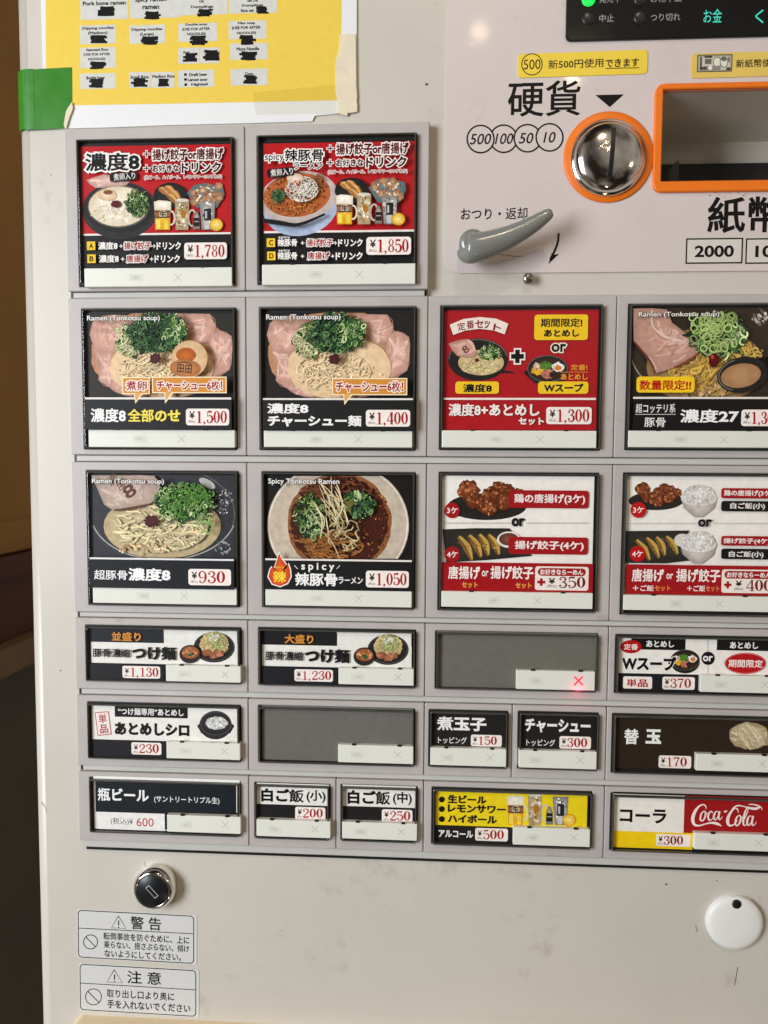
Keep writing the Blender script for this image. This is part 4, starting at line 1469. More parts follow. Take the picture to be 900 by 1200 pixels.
a.text('辣', 136, 570, 200, 628, (250, 222, 76), .03)
a.text('Spicy Tonkotsu Ramen', 110, 110, 465, 144, (246, 244, 240), .012, out=((36, 32, 30), .05))
a.text('s p i c y', 275, 530, 440, 576, (246, 244, 240), .025)
a.line([(240, 542), (258, 560)], 3, (240, 238, 232), k=0); a.line([(468, 542), (452, 560)], 3, (240, 238, 232), k=0)
a.text('辣豚骨', 245, 580, 455, 646, (248, 246, 242), .04)
a.text('ラーメン', 461, 600, 582, 635, (246, 244, 240), .02)
a.price(597, 570, 811, 653, '1,050')
button('menu button with white bowl of dark spicy ramen and flame mark, price 1,050',
       ((307.5, 552.5), (487.9, 553.2), (308.7, 711.2), (486, 713.5)), 2, CX[1], CX[2], (90, 667, 825, 753), a)

def chicken_plate(a, cu, cv, k):
    a.on('food_picture')
    a.ell(cu, cv + 10 * k, 195 * k, 66 * k, (34, 32, 30), rim=(52, 48, 44))
    a.karaage([(cu + x * k, cv + y * k, r * k) for x, y, r in ((-90, -70, 56), (100, -62, 44), (60, -80, 40), (150, -50, 34), (-60, -20, 46), (20, -40, 52), (90, -20, 50), (-10, -5, 50), (10, 15, 42))])
def dumpling_plate(a, pl_, pcs, k=1.0):
    a.on('food_picture')
    a.fan(pl_, (74, 70, 64), (50, 47, 43))
    a.specks(sum(p[0] for p in pl_) / len(pl_), sum(p[1] for p in pl_) / len(pl_), 130 * k, 45 * k, 26, [(84, 80, 72), (60, 56, 52)], 10 * k)
    a.gyoza(pcs, 34 * k)
def dots(a, u0, u1, v):
    a.on('lettering')
    u = u0
    while u < u1:
        a.rect(u, v - 2, u + 4, v + 2, (90, 86, 82))
        u += 9

a = Art(500, 540, 4.186, HC)
SR = (172, 26, 34)
a.on('menu_card')
a.rect(72, 76, 814, 645, (246, 242, 234))
chicken_plate(a, 295, 215, 1.0)
dumpling_plate(a, [(78, 336), (240, 330), (405, 331), (515, 466), (300, 486), (95, 498)], [(155, 372, 220, 488), (205, 366, 265, 474), (255, 362, 300, 466), (300, 364, 352, 462)])
a.ell(402, 386, 58, 40, (236, 232, 224)); a.ell(402, 384, 48, 31, (150, 96, 78), rim=(112, 64, 52))
a.on('lettering')
a.rect(402, 145, 793, 232, SR, r=14); a.text('鶏の唐揚げ(3ケ)', 428, 162, 776, 214, (248, 240, 234), .03)
a.rect(400, 374, 789, 458, SR, r=14); a.text('揚げ餃子(4ケ)', 430, 392, 769, 441, (248, 240, 234), .03)
for v, t in ((243, '3ケ'), (458, '4ケ')):
    a.ell(125, v, 38, 38, SR); a.text(t, 99, v - 16, 152, v + 16, (248, 240, 234), .02)
dots(a, 88, 405, 305); dots(a, 488, 790, 305)
a.text('or', 415, 280, 480, 322, INK, .05)
a.on('menu_card')
a.rect(72, 500, 812, 642, SR)
a.on('lettering')
a.text('唐揚げ', 105, 515, 262, 580, (250, 242, 236), .03)
a.text('or', 270, 538, 302, 566, (250, 242, 236), .02)
a.text('揚げ餃子', 312, 515, 523, 580, (250, 242, 236), .03)
a.text('セット', 172, 593, 250, 622, (238, 178, 84), .03); a.text('セット', 435, 596, 513, 625, (238, 178, 84), .03)
a.on('price_tag')
a.rect(530, 518, 792, 634, (246, 236, 226), r=12)
a.rect(544, 526, 779, 564, SR, r=18); a.text('お好きならーめん', 555, 531, 766, 559, (250, 242, 236), .03)
a.text('+', 541, 576, 581, 612, SR, .07)
a.text('¥', 596, 574, 630, 602, INK, .03); a.text('(税込)', 590, 606, 636, 622, INK, .01)
a.serif('350', 645, 568, 778, 622, (130, 20, 30))
button('white menu button with fried chicken and dumpling plates, without rice, price 350',
       ((514.3, 553.1), (703.1, 553.9), (513.1, 714.4), (697.1, 717.3)), 2, CX[2], CX[3], (72, 645, 815, 722), a)

def rice_bowl(a, cu, cv, k):
    a.on('food_picture')
    a.fan([(cu - 100 * k, cv - 30 * k), (cu + 100 * k, cv - 30 * k), (cu + 84 * k, cv + 25 * k), (cu + 36 * k, cv + 62 * k), (cu + 20 * k, cv + 72 * k), (cu - 22 * k, cv + 72 * k), (cu - 40 * k, cv + 60 * k), (cu - 84 * k, cv + 22 * k)], (220, 214, 206), (176, 168, 160))
    a.ell(cu, cv - 32 * k, 101 * k, 42 * k, (226, 222, 216))
    a.ell(cu, cv - 52 * k, 88 * k, 56 * k, (242, 240, 236), wob=.04, rim=(214, 210, 204))
    a.specks(cu, cv - 50 * k, 86 * k, 54 * k, 120, [(252, 251, 248), (222, 218, 212), (238, 236, 230), (204, 200, 194)], 6 * k)

a = Art(710, 540, 4.737, HC)
a.on('menu_card')
a.rect(106, 88, 940, 750, (246, 242, 234))
chicken_plate(a, 278, 215, .78)
rice_bowl(a, 515, 240, 1.0)
dumpling_plate(a, [(106, 389), (280, 388), (460, 386), (420, 470), (482, 550), (330, 568), (106, 565)], [(165, 440, 238, 552), (222, 428, 290, 540), (275, 424, 322, 526), (330, 420, 392, 520)])
a.ell(420, 440, 44, 36, (228, 222, 214))
rice_bowl(a, 508, 497, 1.0)
a.on('lettering')
for v0, v1, c, t, tb in ((152, 208, SR, '鶏の唐揚げ(3ケ)', (650, 162, 920, 200)), (223, 280, BK, '白ご飯(小)', (685, 232, 878, 271)),
                        (417, 470, SR, '揚げ餃子(4ケ)', (647, 428, 905, 463)), (487, 545, BK, '白ご飯(小)', (677, 500, 870, 538))):
    a.rect(635, v0, 925, v1, c, r=12); a.text(t, *tb, (248, 240, 234), .03)
for u, v, t in ((177, 272, '3ケ'), (172, 515, '4ケ')):
    a.ell(u, v, 44, 44, (196, 22, 30)); a.text(t, u - 30, v - 18, u + 30, v + 18, (248, 240, 234), .02)
dots(a, 122, 492, 347); dots(a, 592, 925, 347)
a.text('or', 506, 323, 583, 366, INK, .05)
a.on('menu_card')
a.rect(104, 578, 938, 742, SR)
a.on('lettering')
a.text('唐揚げ', 140, 597, 318, 670, (250, 242, 236), .03)
a.text('or', 331, 624, 368, 654, (250, 242, 236), .02)
a.text('揚げ餃子', 385, 598, 630, 672, (250, 242, 236), .03)
a.text('＋ご飯', 145, 687, 262, 721, (250, 242, 236), .025); a.text('セット', 266, 690, 354, 721, (238, 150, 90), .03)
a.text('＋ご飯', 445, 688, 546, 723, (250, 242, 236), .025); a.text('セット', 549, 691, 625, 723, (238, 150, 90), .03)
a.on('price_tag')
a.rect(636, 602, 930, 732, (246, 236, 226), r=14)
a.rect(652, 610, 918, 653, SR, r=20); a.text('お好きならーめん', 665, 616, 908, 647, (250, 242, 236), .03)
a.text('+', 650, 667, 691, 706, SR, .07)
a.text('¥', 713, 663, 750, 694, INK, .03); a.text('(税込)', 706, 700, 756, 718, INK, .01)
a.serif('400', 771, 658, 916, 720, (130, 20, 30))
button('white menu button with fried plates and two rice bowls, price 400',
       ((730.1, 553.7), None, (724.8, 719.4), None), 2, CX[3], CX[4], (97, 750, 938, 835), a)

# ---------------------------------------------------------------- rows 4 to 6
def tsukemen(a, du, dv):
    a.on('food_picture')
    a.ell(du + 690, dv + 165, 104, 77, (30, 28, 28), rim=(52, 50, 48))
    a.ring(du + 690, dv + 163, 98, 71, 3, (96, 94, 90))
    a.ell(du + 690, dv + 150, 72, 62, (206, 186, 130), wob=.05)
    a.noodles(du + 690, dv + 145, 72, 60, 90, (222, 204, 150), 5, .6, .3)
    a.noodles(du + 700, dv + 130, 50, 45, 30, (178, 196, 130), 4, .6, .3)
    a.noodles(du + 690, dv + 112, 28, 22, 24, (240, 236, 216), 4, .6, .3)
    for u, v in ((655, 192), (690, 205), (715, 195)):
        a.meat([(du + u - 26, dv + v - 10), (du + u + 14, dv + v - 16), (du + u + 24, dv + v + 8), (du + u - 14, dv + v + 16)], (176, 110, 80), (218, 170, 140), n=4)
    a.ell(du + 570, dv + 198, 53, 46, (34, 30, 28), rim=(60, 54, 50))
    a.ell(du + 572, dv + 190, 44, 31, (196, 134, 84), rim=(160, 96, 56))
    a.specks(du + 572, dv + 190, 38, 25, 24, [(222, 170, 120), (150, 84, 50), (230, 190, 150)], 4)
    a.scallion(du + 574, dv + 198, 15, 10, 18, 4)

def price_band(a, u0, v0, u1, v1, pr, amount):
    a.on('menu_card')
    a.rect(u0, v0, u1, v1, (40, 40, 44))
    a.price(*pr, amount)

for (ox, corners, col, size, c1, c2, du, dv, head, hb, t1, t2, pb_, pr, amt, stp, lab) in (
    (90, ((102.1, 731.7), (283.7, 734), (102.8, 797), (284.8, 800.5)), 0, (66, 72, 806, 336), (68, 76, 437, 141), (70, 141, 805, 250), 0, 0, '並盛り', (178, 88, 325, 132),
     (83, 170, 270, 214), (279, 160, 500, 228), (66, 250, 441, 334), (232, 258, 421, 319), '1,130', (447, 258, 823, 340), 'menu button for regular dipping noodles, price 1,130'),
    (290, ((303.5, 734.5), (488.3, 736.8), (304, 802.1), (487.2, 805.2)), 1, (70, 86, 824, 350), (74, 90, 450, 155), (72, 156, 822, 266), 16, 12, '大盛り', (187, 99, 333, 146),
     (90, 184, 280, 230), (288, 172, 513, 243), (70, 266, 452, 350), (237, 275, 430, 335), '1,230', (457, 272, 835, 355), 'menu button for large dipping noodles, price 1,230')):
    a = Art(ox, 720, 4.2857, HC)
    a.on('menu_card')
    a.rect(*size, (44, 44, 48))
    a.rect(c1[2] - 2, c1[1], c2[2], c2[3] - 2, (238, 236, 228))
    a.rect(*c2, (240, 238, 230))
    a.rect(*c1, (42, 44, 52) if col == 0 else (36, 36, 38))  # left card: bluish reflection haze mixed into its black
    tsukemen(a, du, dv)
    price_band(a, *pb_, pr, amt)
    a.on('lettering')
    a.text(head, *hb, (226, 158, 68), .03)
    a.text('豚骨濃縮', *t1, INK, .032)
    a.text('つけ麺', *t2, INK, .05)
    button(lab, corners, 3, CX[col], CX[col + 1], stp, a, smudge=(.25, .79))

a = Art(490, 720, 4.0, HC)
a.on('menu_card')
a.rect(84, 84, 834, 346, (122, 120, 112))
a.line([(92, 92), (250, 88), (320, 92)], 4, (96, 94, 88), k=2)
button('blank grey button with a glowing red cross on its strip',
       ((509.5, 737.5), (701.3, 742), (510.5, 806.3), (698, 810)), 3, CX[2], CX[3], (460, 265, 829, 354), a, lit=True, smudge=(.25, .79))

a = Art(700, 720, 4.5, HC)
a.on('menu_card')
a.rect(104, 122, 976, 410, (44, 40, 38))
a.rect(108, 126, 972, 318, (244, 240, 232))
a.rect(178, 128, 465, 187, BK); a.rect(630, 128, 972, 192, BK)
small_rice_bowl(a, 463, 240, 78, 62)
a.on('lettering')
a.ell(177, 170, 56, 35, (190, 24, 34)); a.text('定番', 140, 155, 214, 187, (250, 240, 234), .02)
a.text('あとめし', 257, 138, 405, 173, (246, 244, 240), .03)
a.text('Wスープ', 128, 220, 416, 296, INK, .05, out=((250, 248, 242), .05))
for v in range(136, 312, 9):
    a.rect(581.5, v, 584.5, v + 4.5, (60, 56, 54))
a.ell(583, 231, 35, 35, INK); a.text('or', 556, 218, 609, 247, (248, 246, 240), .03)
a.text('あとめし', 698, 145, 848, 181, (246, 244, 240), .03)
a.ell(780, 258, 110, 56, (190, 24, 34)); a.ring(780, 258, 106, 52, 2.5, (236, 150, 150))
a.text('期間限定', 690, 238, 872, 280, (250, 240, 234), .03)
price_band(a, 106, 316, 540, 410, (342, 329, 513, 396), '370')
a.on('lettering')
a.rect(135, 327, 288, 391, (248, 238, 232), r=9); a.text('単品', 153, 340, 266, 382, (180, 24, 34), .03)
button('menu button for after-meal rice soup with black or circle, price 370',
       ((720.4, 742.2), None, (718.9, 811.1), None), 3, CX[3], CX[4], (543, 325, 975, 414), a, smudge=(.25, .79))

a = Art(90, 720, 4.2857, HC)
a.on('menu_card')
a.rect(68, 452, 808, 718, (42, 42, 46))
a.rect(74, 458, 803, 636, (240, 238, 230))
a.rect(190, 463, 557, 518, BK)
a.on('food_picture')
a.poly([(604, 560), (620, 545), (775, 545), (792, 560), (770, 598), (626, 598)], (36, 34, 34))
a.ell(697, 556, 82, 72, (32, 31, 32), rim=(58, 58, 58))
a.ring(699, 548, 76, 58, 4, (88, 88, 88))
a.ell(702, 552, 62, 40, (60, 58, 56))
a.ell(702, 546, 56, 32, (238, 237, 234), wob=.06, rim=(206, 204, 200))
a.specks(702, 546, 54, 30, 60, [(250, 250, 248), (216, 214, 210), (196, 194, 190)], 5)
a.on('lettering')
a.rect(98, 489, 168, 606, (196, 60, 60), rot=6); a.rect(101.5, 493, 164.5, 602, (242, 236, 228), rot=6)
a.text('単', 110, 500, 150, 546, (186, 40, 46), .02, rot=6); a.text('品', 116, 553, 158, 596, (186, 40, 46), .02, rot=6)
a.text('“つけ麺専用”あとめし', 207, 472, 537, 508, (246, 244, 240), .025)
a.text('あとめしシロ', 190, 545, 565, 610, INK, .05)
price_band(a, 72, 636, 446, 716, (275, 643, 425, 704), '230')
button('menu button for plain after-meal rice with red stamp, price 230',
       ((104.5, 821.5), (283.7, 824.3), (105.2, 886.8), (283.7, 891.5)), 4, CX[0], CX[1], (450, 645, 820, 728), a, smudge=(.25, .79))

a = Art(290, 720, 4.2857, HC)
a.on('menu_card')
a.rect(72, 464, 830, 738, (122, 120, 114))
a.line([(300, 470), (420, 470)], 3, (98, 96, 90), k=0)
button('blank grey button with an unlit strip',
       ((303.3, 825), (488.3, 829.2), (304, 892.2), (484.8, 896.2)), 4, CX[1], CX[2], (455, 659, 833, 748), a, smudge=(.25, .79))

SEAM5 = P(600, 865, HB)[0]
SEAM6 = P(393.8, 950, HB)[0]
a = Art(490, 720, 4.0, HC)
a.on('menu_card')
a.rect(56, 456, 412, 628, (44, 40, 38))
a.on('lettering')
a.text('煮玉子', 87, 480, 320, 546, (246, 244, 240), .04)
a.text('トッピング', 93, 574, 228, 606, (240, 238, 232), .012)
a.price(247, 565, 392, 619, '150')
button('small dark button for a boiled egg topping, price 150',
       ((502, 830), (596.3, 831.8), (503, 897), (593.8, 898.8)), 4, CX[2], SEAM5, (57, 629, 413, 711), a, wide=False, smudge=(.22, .79))
a = Art(490, 720, 4.0, HC)
a.on('menu_card')
a.rect(474, 462, 834, 640, (44, 40, 38))
a.on('lettering')
a.text('チャーシュー', 500, 490, 808, 556, (246, 244, 240), .04)
a.text('トッピング', 507, 585, 642, 617, (240, 238, 232), .012)
a.price(662, 572, 810, 630, '300')
button('small dark button for a roast pork topping, price 300',
       ((606.3, 832), (702, 833.8), (606.3, 899.5), (699.5, 901.3)), 4, SEAM5, CX[3], (472, 641, 837, 723), a, wide=False, smudge=(.22, .79))

a = Art(700, 720, 4.5, HC)
a.on('menu_card')
a.rect(84, 544, 962, 822, (58, 46, 36))
a.on('food_picture')
a.ell(800, 640, 106, 72, (206, 190, 154), wob=.05, rim=(176, 158, 122))
a.noodles(790, 640, 104, 72, 60, (226, 212, 180), 6, .5, .12, .5)
for i in range(16):
    u = 705 + i * 9
    a.line([(u, 600 - 20 * math.sin(i * .2)), (u + 45, 640), (u + 70, 690)], 5, jit((224, 208, 176), .12), k=3)
a.on('lettering')
a.text('替', 140, 603, 218, 684, (246, 244, 240), .04); a.text('玉', 254, 605, 336, 681, (246, 244, 240), .045)
a.price(322, 744, 494, 810, '170')
button('dark brown button with an extra noodle portion, price 170',
       ((716.7, 834.4), None, (715.1, 904), None), 4, CX[3], CX[4], (521, 741, 962, 830), a, smudge=(.25, .79))

a = Art(90, 895, 4.2857, HC)
a.on('menu_card')
a.rect(84, 72, 816, 336, (240, 238, 232))
a.rect(92, 95, 799, 258, (34, 40, 46))
a.rect(440, 240, 816, 338, (34, 36, 38))
a.rect(90, 246, 441, 332, (240, 238, 232))
a.on('lettering')
a.text('瓶ビール', 105, 124, 362, 190, (246, 246, 244), .03)
a.text('(サントリートリプル生)', 388, 164, 716, 202, (240, 240, 238), .012)
a.text('(税込)¥', 170, 272, 283, 310, (40, 38, 38), .0)
a.text('600', 300, 273, 386, 315, (190, 40, 44), .0)
button('dark menu button for bottled beer with white lower card, price 600',
       ((105.9, 909), (281.3, 913.7), (108.2, 971.5), (284.8, 979.5)), 5, CX[0], CX[1], (453, 263, 823, 348), a, smudge=(.25, .79))

for (crn, x0, x1, bgx, tx, bd, pr, t, amt, stp, lab) in (
    (((298.9, 915.3), (387.7, 917), (299.8, 979.8), (387.7, 982.2)), CX[1], SEAM6, (67, 98, 421, 202), (88, 122, 405, 189), (67, 202, 421, 280), (255, 213, 403, 273), '白ご飯(小)', '200', (65, 279, 428, 361), 'small white button for a small plain rice, price 200'),
    (((399.7, 917.7), (489.7, 919.6), (400.1, 982.9), (489.3, 985.3)), SEAM6, CX[2], (487, 107, 846, 212), (512, 131, 828, 200), (487, 212, 846, 292), (680, 225, 830, 287), '白ご飯(中)', '250', (485, 291, 853, 373), 'small white button for a medium plain rice, price 250')):
    a = Art(285, 895, 4.186, HC)
    a.on('menu_card')
    a.rect(bd[0], bgx[1], bd[2], bd[3], (40, 38, 38))
    a.rect(*bgx, (240, 238, 230))
    a.on('lettering')
    a.text(t[:3], tx[0], tx[1], tx[0] + 210, tx[3], INK, .045)
    a.text(t[3:], tx[0] + 222, tx[1] + 8, tx[2], tx[3] + 2, INK, .03)
    a.price(*pr, amt)
    button(lab, crn, 5, x0, x1, stp, a, wide=False, smudge=(.25, .79))

a = Art(490, 900, 4.09, HC)
a.on('menu_card')
a.rect(74, 108, 814, 358, (40, 36, 34))
a.rect(82, 114, 808, 284, (242, 218, 34))
a.on('food_picture')
a.drinks(428, 131, 1.0)
a.on('lettering')
for v, t, u1 in ((150, '生ビール', 327), (196, 'レモンサワー', 420), (244, 'ハイボール', 377)):
    a.ell(113, v, 14, 14, INK)
    a.text(t, 141, v - 20, u1, v + 20, INK, .04)
a.text('アルコール', 98, 298, 263, 333, (246, 244, 240), .03)
a.price(273, 288, 430, 349, '500')
button('yellow button with draft beer, lemon sour and highball, price 500',
       ((505.9, 920.8), (693.4, 925.2), (505.9, 987.5), (692.4, 992.4)), 5, CX[2], CX[3], (455, 290, 824, 374), a, smudge=(.25, .79))

a = Art(700, 900, 4.5, HC)
a.on('menu_card')
a.rect(76, 138, 976, 430, (42, 40, 38))
a.rect(80, 141, 458, 337, (242, 238, 228))
a.rect(456, 153, 972, 352, (172, 34, 36))
a.rect(80, 337, 502, 424, (246, 212, 26))
a.on('lettering')
a.text('コーラ', 118, 216, 365, 291, INK, .035)
SC = (248, 236, 228)
for st in ([(574, 216, 3), (570, 200, 6), (556, 193, 6), (532, 206, 10), (511, 238, 15), (503, 272, 17), (512, 298, 12), (536, 304, 8), (566, 296, 6), (600, 289, 9), (632, 294, 13), (655, 306, 3)],
           [(543, 262, 9), (549, 240, 8), (562, 228, 5), (571, 236, 8), (568, 258, 9), (556, 278, 6), (544, 274, 8), (543, 262, 9)],
           [(566, 236, 4), (582, 240, 4)],
           [(607, 238, 6), (602, 228, 4), (590, 236, 8), (584, 258, 9), (590, 275, 7), (604, 270, 4), (614, 258, 4)],
           [(640, 234, 4), (628, 228, 4), (617, 244, 9), (615, 264, 9), (624, 273, 5), (636, 256, 5), (644, 230, 6)],
           [(645, 228, 9), (640, 252, 9), (642, 270, 7), (652, 268, 4), (660, 256, 3)],
           [(668, 232, 8), (684, 226, 8)],
           [(744, 236, 3), (738, 216, 6), (722, 214, 6), (702, 236, 11), (688, 268, 15), (690, 296, 13), (706, 304, 8), (724, 294, 5), (738, 276, 3)],
           [(702, 236, 4), (716, 212, 6), (742, 198, 7), (778, 204, 5), (808, 212, 11), (838, 214, 12), (862, 206, 5), (868, 222, 3)],
           [(798, 192, 4), (822, 192, 6), (850, 200, 7), (862, 208, 3)],
           [(728, 284, 9), (734, 262, 8), (748, 250, 5), (757, 260, 8), (753, 282, 9), (741, 303, 6), (729, 298, 8), (728, 284, 9)],
           [(752, 256, 4), (768, 262, 4)],
           [(768, 282, 4), (784, 250, 5), (794, 220, 5), (788, 212, 4), (778, 234, 8), (770, 272, 10), (771, 298, 8), (782, 302, 4), (792, 290, 3)],
           [(816, 258, 4), (804, 252, 4), (793, 268, 9), (790, 292, 9), (799, 302, 5), (812, 284, 5), (821, 254, 6)],
           [(822, 252, 9), (816, 280, 9), (817, 300, 8), (828, 300, 4), (838, 284, 3)]):
    a.line([(x, y, w_ * 1.08) for x, y, w_ in st], 4, SC, k=5)
a.rect(310, 350, 490, 413, (246, 238, 228), r=4)
a.price(310, 350, 490, 413, '300', (150, 22, 30), plain=True)
button('white and red cola button with flowing white script logo, price 300',
       ((714.4, 927.1), None, (713.8, 994.4), None), 5, CX[3], CX[4], (512, 350, 975, 437), a, smudge=(.22, .73))

# ================================================================== things stuck to the machine
def sheet(name, uv, h0, h1, m, parent=None, lift=None):
    """thin piece of paper or tape cut to an outline in photo pixels"""
    pts = [P(u, v, h1) for u, v in uv]
    n = len(pts)
    v = [FR(x, y, h1 + (lift(u[0], u[1]) if lift else 0)) for (x, y), u in zip(pts, uv)] + [FR(x, y, h0) for x, y in pts]
    f = [tuple(range(n))] + [(i, (i + 1) % n, n + (i + 1) % n, n + i) for i in range(n)]
    return fix_normals(obj(name, v, f, m, parent))

# ---- yellow English menu sheet in its white paper
ms = bpy.data.objects.new('menu_sheet', None)
COL.objects.link(ms)
ms.location = FR(*P(230, 150, 0), 0)
tag(ms, 'yellow English menu sheet with blacked-out prices taped at the top', 'menu sheet')
sheet('paper', [(46, -70), (418, -70), (418, 131), (396, 133), (369, 135.5), (366, 142), (300, 144), (200, 146.5), (120, 149.5), (52, 151)], 0.0002, 0.0010, MT['paper'], ms)
A = Art(0, 0, 1, 0.00104)
A.on('yellow_print')
A.poly([(53, -70), (401, -70), (400, 40), (399, 117.5), (300, 119.5), (200, 121.5), (54, 124)], (236, 208, 96))
def boxes(ox, oy, sc, items):
    B = Art(ox, oy, sc, 0.00108)
    B.on('menu_boxes')
    for (u0, v0, u1, v1), lines, scr in items:
        B.rect(u0, v0, u1, v1, (214, 214, 208))
    B.on('lettering')
    for bx_, lines, scr in items:
        for t, u0, v0, u1, v1 in lines:
            if t == '•':
                B.ell((u0 + u1) / 2, (v0 + v1) / 2, (u1 - u0) / 2, (v1 - v0) / 2, INK, n=14)
            else:
                B.text(t, u0, v0, u1, v1, INK, .035)
    B.on('marker_scribble')
    for bx_, lines, scr in items:
        if not scr:
            continue
        u0, v0, u1, v1 = scr
        n = 5
        wd_ = (v1 - v0) / n * 1.5
        for i in range(n):
            vv_ = v0 + (v1 - v0) * (i + .5) / n
            e0, e1 = random.uniform(0, .22) * (u1 - u0), random.uniform(0, .22) * (u1 - u0)
            B.line([(u0 + e0, vv_ + random.uniform(-3, 3)), ((u0 + u1) / 2, vv_ + random.uniform(-4, 4)), (u1 - e1, vv_ + random.uniform(-3, 3))], wd_, (20, 19, 19), k=4)
    B.build(ms, MT['ink'])
A.build(ms, MT['panelink'])
boxes(90, 0, 6.923, [
    ((28, -90, 412, 158), [('Pork bone ramen', 48, 8, 398, 42)], (168, 55, 316, 126)),
    ((430, -90, 832, 146), [('Spicy ramen', 472, -18, 726, 22), ('ramen', 533, 46, 668, 75)], (540, 95, 696, 152)),
    ((26, 203, 316, 356), [('Dipping noodles', 45, 216, 300, 244), ('(Medium)', 92, 254, 248, 284)], (95, 287, 256, 346)),
    ((425, 203, 716, 352), [('Dipping noodles', 443, 226, 693, 254), ('(Large)', 513, 264, 625, 294)], (518, 298, 660, 358)),
    ((28, 384, 316, 552), [('Seaweed Rice', 75, 392, 253, 414), ('(USE FOR AFTER', 55, 430, 270, 456), ('NOODLES)', 92, 469, 233, 494)], (90, 503, 244, 556)),
    ((28, 595, 316, 720), [('Bottle beer', 78, 618, 230, 644)], (96, 642, 224, 706)),
    ((425, 585, 598, 712), [('Small Rice', 435, 612, 583, 638)], (437, 641, 584, 702)),
    ((606, 585, 792, 712), [('Medium Rice', 612, 606, 792, 632)], (650, 640, 758, 698))])
boxes(200, 0, 6.923, [
    ((70, -90, 462, 120), [('OR', 230, 0, 272, 23), ('Dumplings', 165, 42, 345, 72)], (212, 76, 344, 132)),
    ((472, -90, 862, 106), [('set OR', 622, -8, 710, 15), ('Dumplings', 577, 32, 752, 58), ('Rice set', 570, 73, 675, 98)], (692, 56, 796, 110)),
    ((62, 188, 376, 336), [('Double soup', 120, 188, 297, 212), ('(USE FOR AFTER', 95, 224, 320, 252), ('NOODLES)', 135, 264, 285, 292)], (152, 292, 300, 364)),
    ((470, 168, 776, 316), [('Miso soup', 545, 176, 685, 202), ('(USE FOR AFTER', 497, 212, 730, 242), ('NOODLES)', 538, 257, 692, 282)], (545, 288, 694, 358)),
    ((62, 388, 234, 516), [('Egg', 103, 415, 155, 440)], (93, 434, 222, 498)),
    ((240, 386, 394, 512), [('Meat', 275, 404, 345, 428)], (258, 410, 402, 488)),
    ((482, 350, 786, 482), [('More Noodle', 535, 382, 718, 410)], (556, 420, 704, 484)),
    ((60, 568, 352, 706), [('•', 108, 593, 132, 617), ('•', 108, 633, 132, 657), ('•', 110, 675, 134, 699), ('Draft beer', 150, 592, 298, 617), ('Lemon sour', 138, 633, 300, 658), ('Highball', 167, 674, 300, 700)], None),
    ((487, 558, 786, 692), [('Coca', 603, 586, 670, 609)], (588, 615, 715, 676))])

# ---- tapes
gt = sheet('green_tape', [(28.5, 82), (52, 80.4), (84, 78.8), (84.4, 119), (79.5, 126), (77, 131), (73.8, 146), (75.6, 150.3), (52, 151.4), (30, 152.4)], 0.0010, 0.0013, MT['green'])
tag(gt, 'glossy green tape square holding the lower corner of the yellow menu sheet', 'tape')
XT = P(30, 115, 0)[0]
def wrap():
    """the tape's end bends round the cabinet's rounded edge"""
    v, f = [], []
    ytop, ybot = P(29, 82.2, 0)[1], P(30, 152.3, 0)[1]
    xs = [P(30.5, 115, .0013)[0]]
    n = 7
    for i in range(n):
        a_ = math.radians(90 + 80 * i / (n - 1))
        x = XL + RC + (RC + .00142) * math.cos(a_)
        h = -RC + (RC + .00142) * math.sin(a_)
        v += [FR(x, ytop, h), FR(x, ybot, h)]
    v = [FR(XL + RC + .004, ytop, .00142), FR(XL + RC + .004, ybot, .00142)] + v
    for i in range(n):
        f.append((2 * i, 2 * i + 1, 2 * i + 3, 2 * i + 2))
    return obj('tape_end', v, f, MT['green'], gt, True)
wrap()
cv = sheet('corner_fold', [(84.2, 119.5), (85.2, 127), (81, 138), (77.5, 150), (74.6, 146), (77, 131), (79.6, 126)], 0.0012, 0.0022, MT['masking'], gt)

mk = sheet('masking_tape', [(398.5, 40), (397, 60), (394, 68), (393, 76), (393, 107), (395.5, 117), (396, 121), (394.5, 131.8), (400, 133.5), (406.6, 135.6), (407.4, 132.4), (413, 131.8), (418.4, 130.8), (418.6, 122), (417.6, 119), (418.4, 112), (417.4, 100), (417, 60), (416.6, 40)], 0.0011, 0.0016, MT['masking'])
tag(mk, 'cream paper tape strip along the right edge of the yellow sheet', 'tape')
ct = sheet('clear_tape', [(296, 108), (330, 105.5), (393.5, 99), (394.5, 118), (394, 132.6), (300, 134.5)], 0.0012, 0.0014, MT['tape'])
tag(ct, 'yellowed clear tape strip across the bottom of the yellow sheet', 'tape')

# ---- stickers
def sticker(name, px0, py0, px1, py1, m, h, r, rot=0.0):
    c = P((px0 + px1) / 2, (py0 + py1) / 2, h)
    wd = P(px1, (py0 + py1) / 2, h)[0] - P(px0, (py0 + py1) / 2, h)[0]
    ht = P((px0 + px1) / 2, py0, h)[1] - P((px0 + px1) / 2, py1, h)[1]
    ca, sa = math.cos(math.radians(rot)), math.sin(math.radians(rot))
    o = [(c[0] + x * ca - y * sa, c[1] + x * sa + y * ca) for x, y in rrect(-wd / 2, -ht / 2, wd / 2, ht / 2, r)]
    return slab(name, o, h - .0005, h, .0001, m)
s1 = sticker('coin_sticker', 606.6, 60.6, 758.6, 88.8, MT['yellow'], PH + .0005, .0022, 0.6)
tag(s1, 'bright yellow sticker saying the new 500 yen coin is accepted', 'sticker')
A = Art(0, 0, 1, PH + .00055)
A.on('lettering')
A.ring(623.4, 75.4, 12, 12.4, 1.1, K, n=40)
A.text('500', 613.6, 69.6, 633.4, 81.2, K, 0.0, rot=.6)
A.text('新500円使用', 642.5, 69.2, 707, 79.9, K, .012, rot=.6)
A.text('できます', 709.4, 68.6, 748.8, 78.6, K, .02, rot=.6)
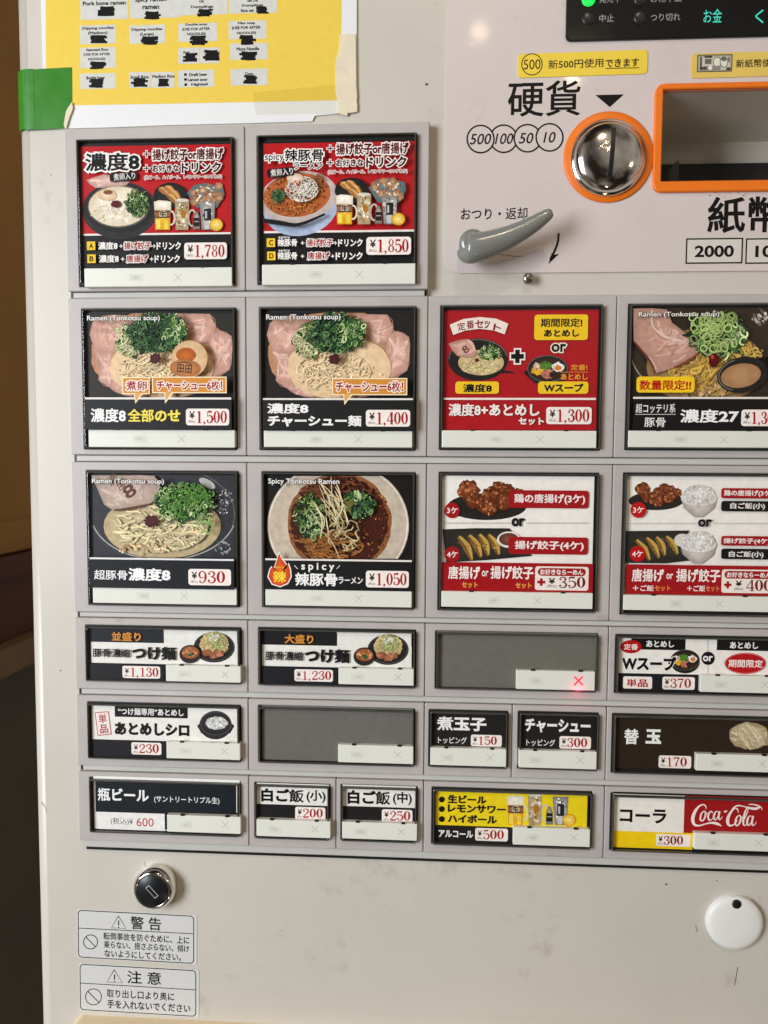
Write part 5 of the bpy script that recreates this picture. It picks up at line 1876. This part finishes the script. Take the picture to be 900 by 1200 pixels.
A.line([(709.5, 80.2), (749.2, 79.4)], .9, K, k=0)
A.build(s1, MT['panelink'])
s2 = sticker('banknote_sticker', 809.6, 60.2, 972, 89.4, MT['gold'], PH + .0005, .0022, 0.4)
tag(s2, 'worn golden sticker with a small banknote drawing', 'sticker')
A = Art(650, 0, 3.6, PH + .00055)
A.on('lettering')
A.rect(601, 230, 749, 303, K); A.rect(604, 233, 746, 300, (168, 164, 150)); A.rect(609, 239, 741, 295, (206, 202, 186))
A.rect(612, 240, 622, 296, (110, 106, 98)); A.rect(632, 236, 665, 244, (60, 58, 54)); A.rect(634, 248, 662, 270, (120, 116, 108))
A.ell(686, 262, 17, 20, (230, 226, 210)); A.ring(686, 262, 17, 20, 3, (90, 86, 80))
A.ell(714, 262, 16, 22, (226, 222, 206)); A.ring(714, 262, 16, 22, 3, (90, 86, 80)); A.ell(714, 250, 11, 8, (120, 114, 104))
A.rect(730, 240, 740, 262, (140, 136, 126)); A.rect(632, 278, 700, 296, (150, 146, 134)); A.ell(656, 286, 9, 9, (236, 232, 220))
A.rect(612, 282, 640, 295, (90, 86, 80)); A.rect(724, 284, 742, 297, (84, 80, 74))
A.text('新紙幣使用', 765, 249, 945, 284, K, .012)
A.text('できます', 950, 249, 1090, 284, K, .02)
A.build(s2, MT['panelink'])

def warning(px, lab, divider, tri, title, tbox, circ, lines):
    u0, v0, u1, v1 = px
    s = sticker('warning_label', 60 + (u0 - 4) / 4.5, 1000 + (v0 - 2) / 4.5, 60 + (u1 + 14) / 4.5, 1000 + (v1 + 4) / 4.5, MT['sticker'], .0003, .0012, -0.7)
    tag(s, lab, 'warning label')
    A = Art(60, 1000, 4.5, .00034)
    A.on('lettering')
    A.rect(u0, v0, u1, v1, K, r=22, rot=-.7); A.rect(u0 + 4.5, v0 + 4.5, u1 - 4.5, v1 - 4.5, (214, 213, 210), r=18, rot=-.7)
    A.line([(u0 + 4, divider[0]), (u1 - 4, divider[1])], 4, K, k=0)
    A.line(tri + [tri[0]], 4, K, k=0)
    cu, cv_ = sum(p[0] for p in tri) / 3, sum(p[1] for p in tri) / 3
    A.line([(cu, cv_ - 20), (cu, cv_ + 8)], 6, K, k=0); A.ell(cu, cv_ + 17, 3.6, 3.6, K, n=10)
    A.text(title, *tbox, K, .02, rot=-.7)
    A.ring(circ[0], circ[1], circ[2], circ[2], 4.5, K)
    q = circ[2] * .7
    A.line([(circ[0] - q, circ[1] - q), (circ[0] + q, circ[1] + q)], 4.5, K, k=0)
    for t, a0, a1, vc, hh in lines:
        A.text(t, a0, vc - hh / 2, a1, vc + hh / 2, K, .02, rot=-.7)
    A.build(s, MT['panelink'])
warning((140, 314, 752, 566), 'white warning label with tipping-over notice below the key lock', (394, 424), [(355, 330), (318, 393), (395, 397)], '警 告', (418, 335, 580, 404), (208, 467, 37),
        [('転倒事故を防ぐために、上に', 275, 728, 447, 40), ('乗らない、揺さぶらない、傾け', 277, 727, 492, 38), ('ないようにしてください。', 280, 684, 538, 38)])
warning((150, 600, 763, 844), 'white caution label about not putting a hand in, above the outlet', (684, 720), [(332, 614), (294, 679), (376, 683)], '注 意', (400, 622, 580, 690), (223, 757, 42),
        [('取り出し口より奥に', 293, 648, 747, 44), ('手を入れないでください', 295, 733, 806, 46)])
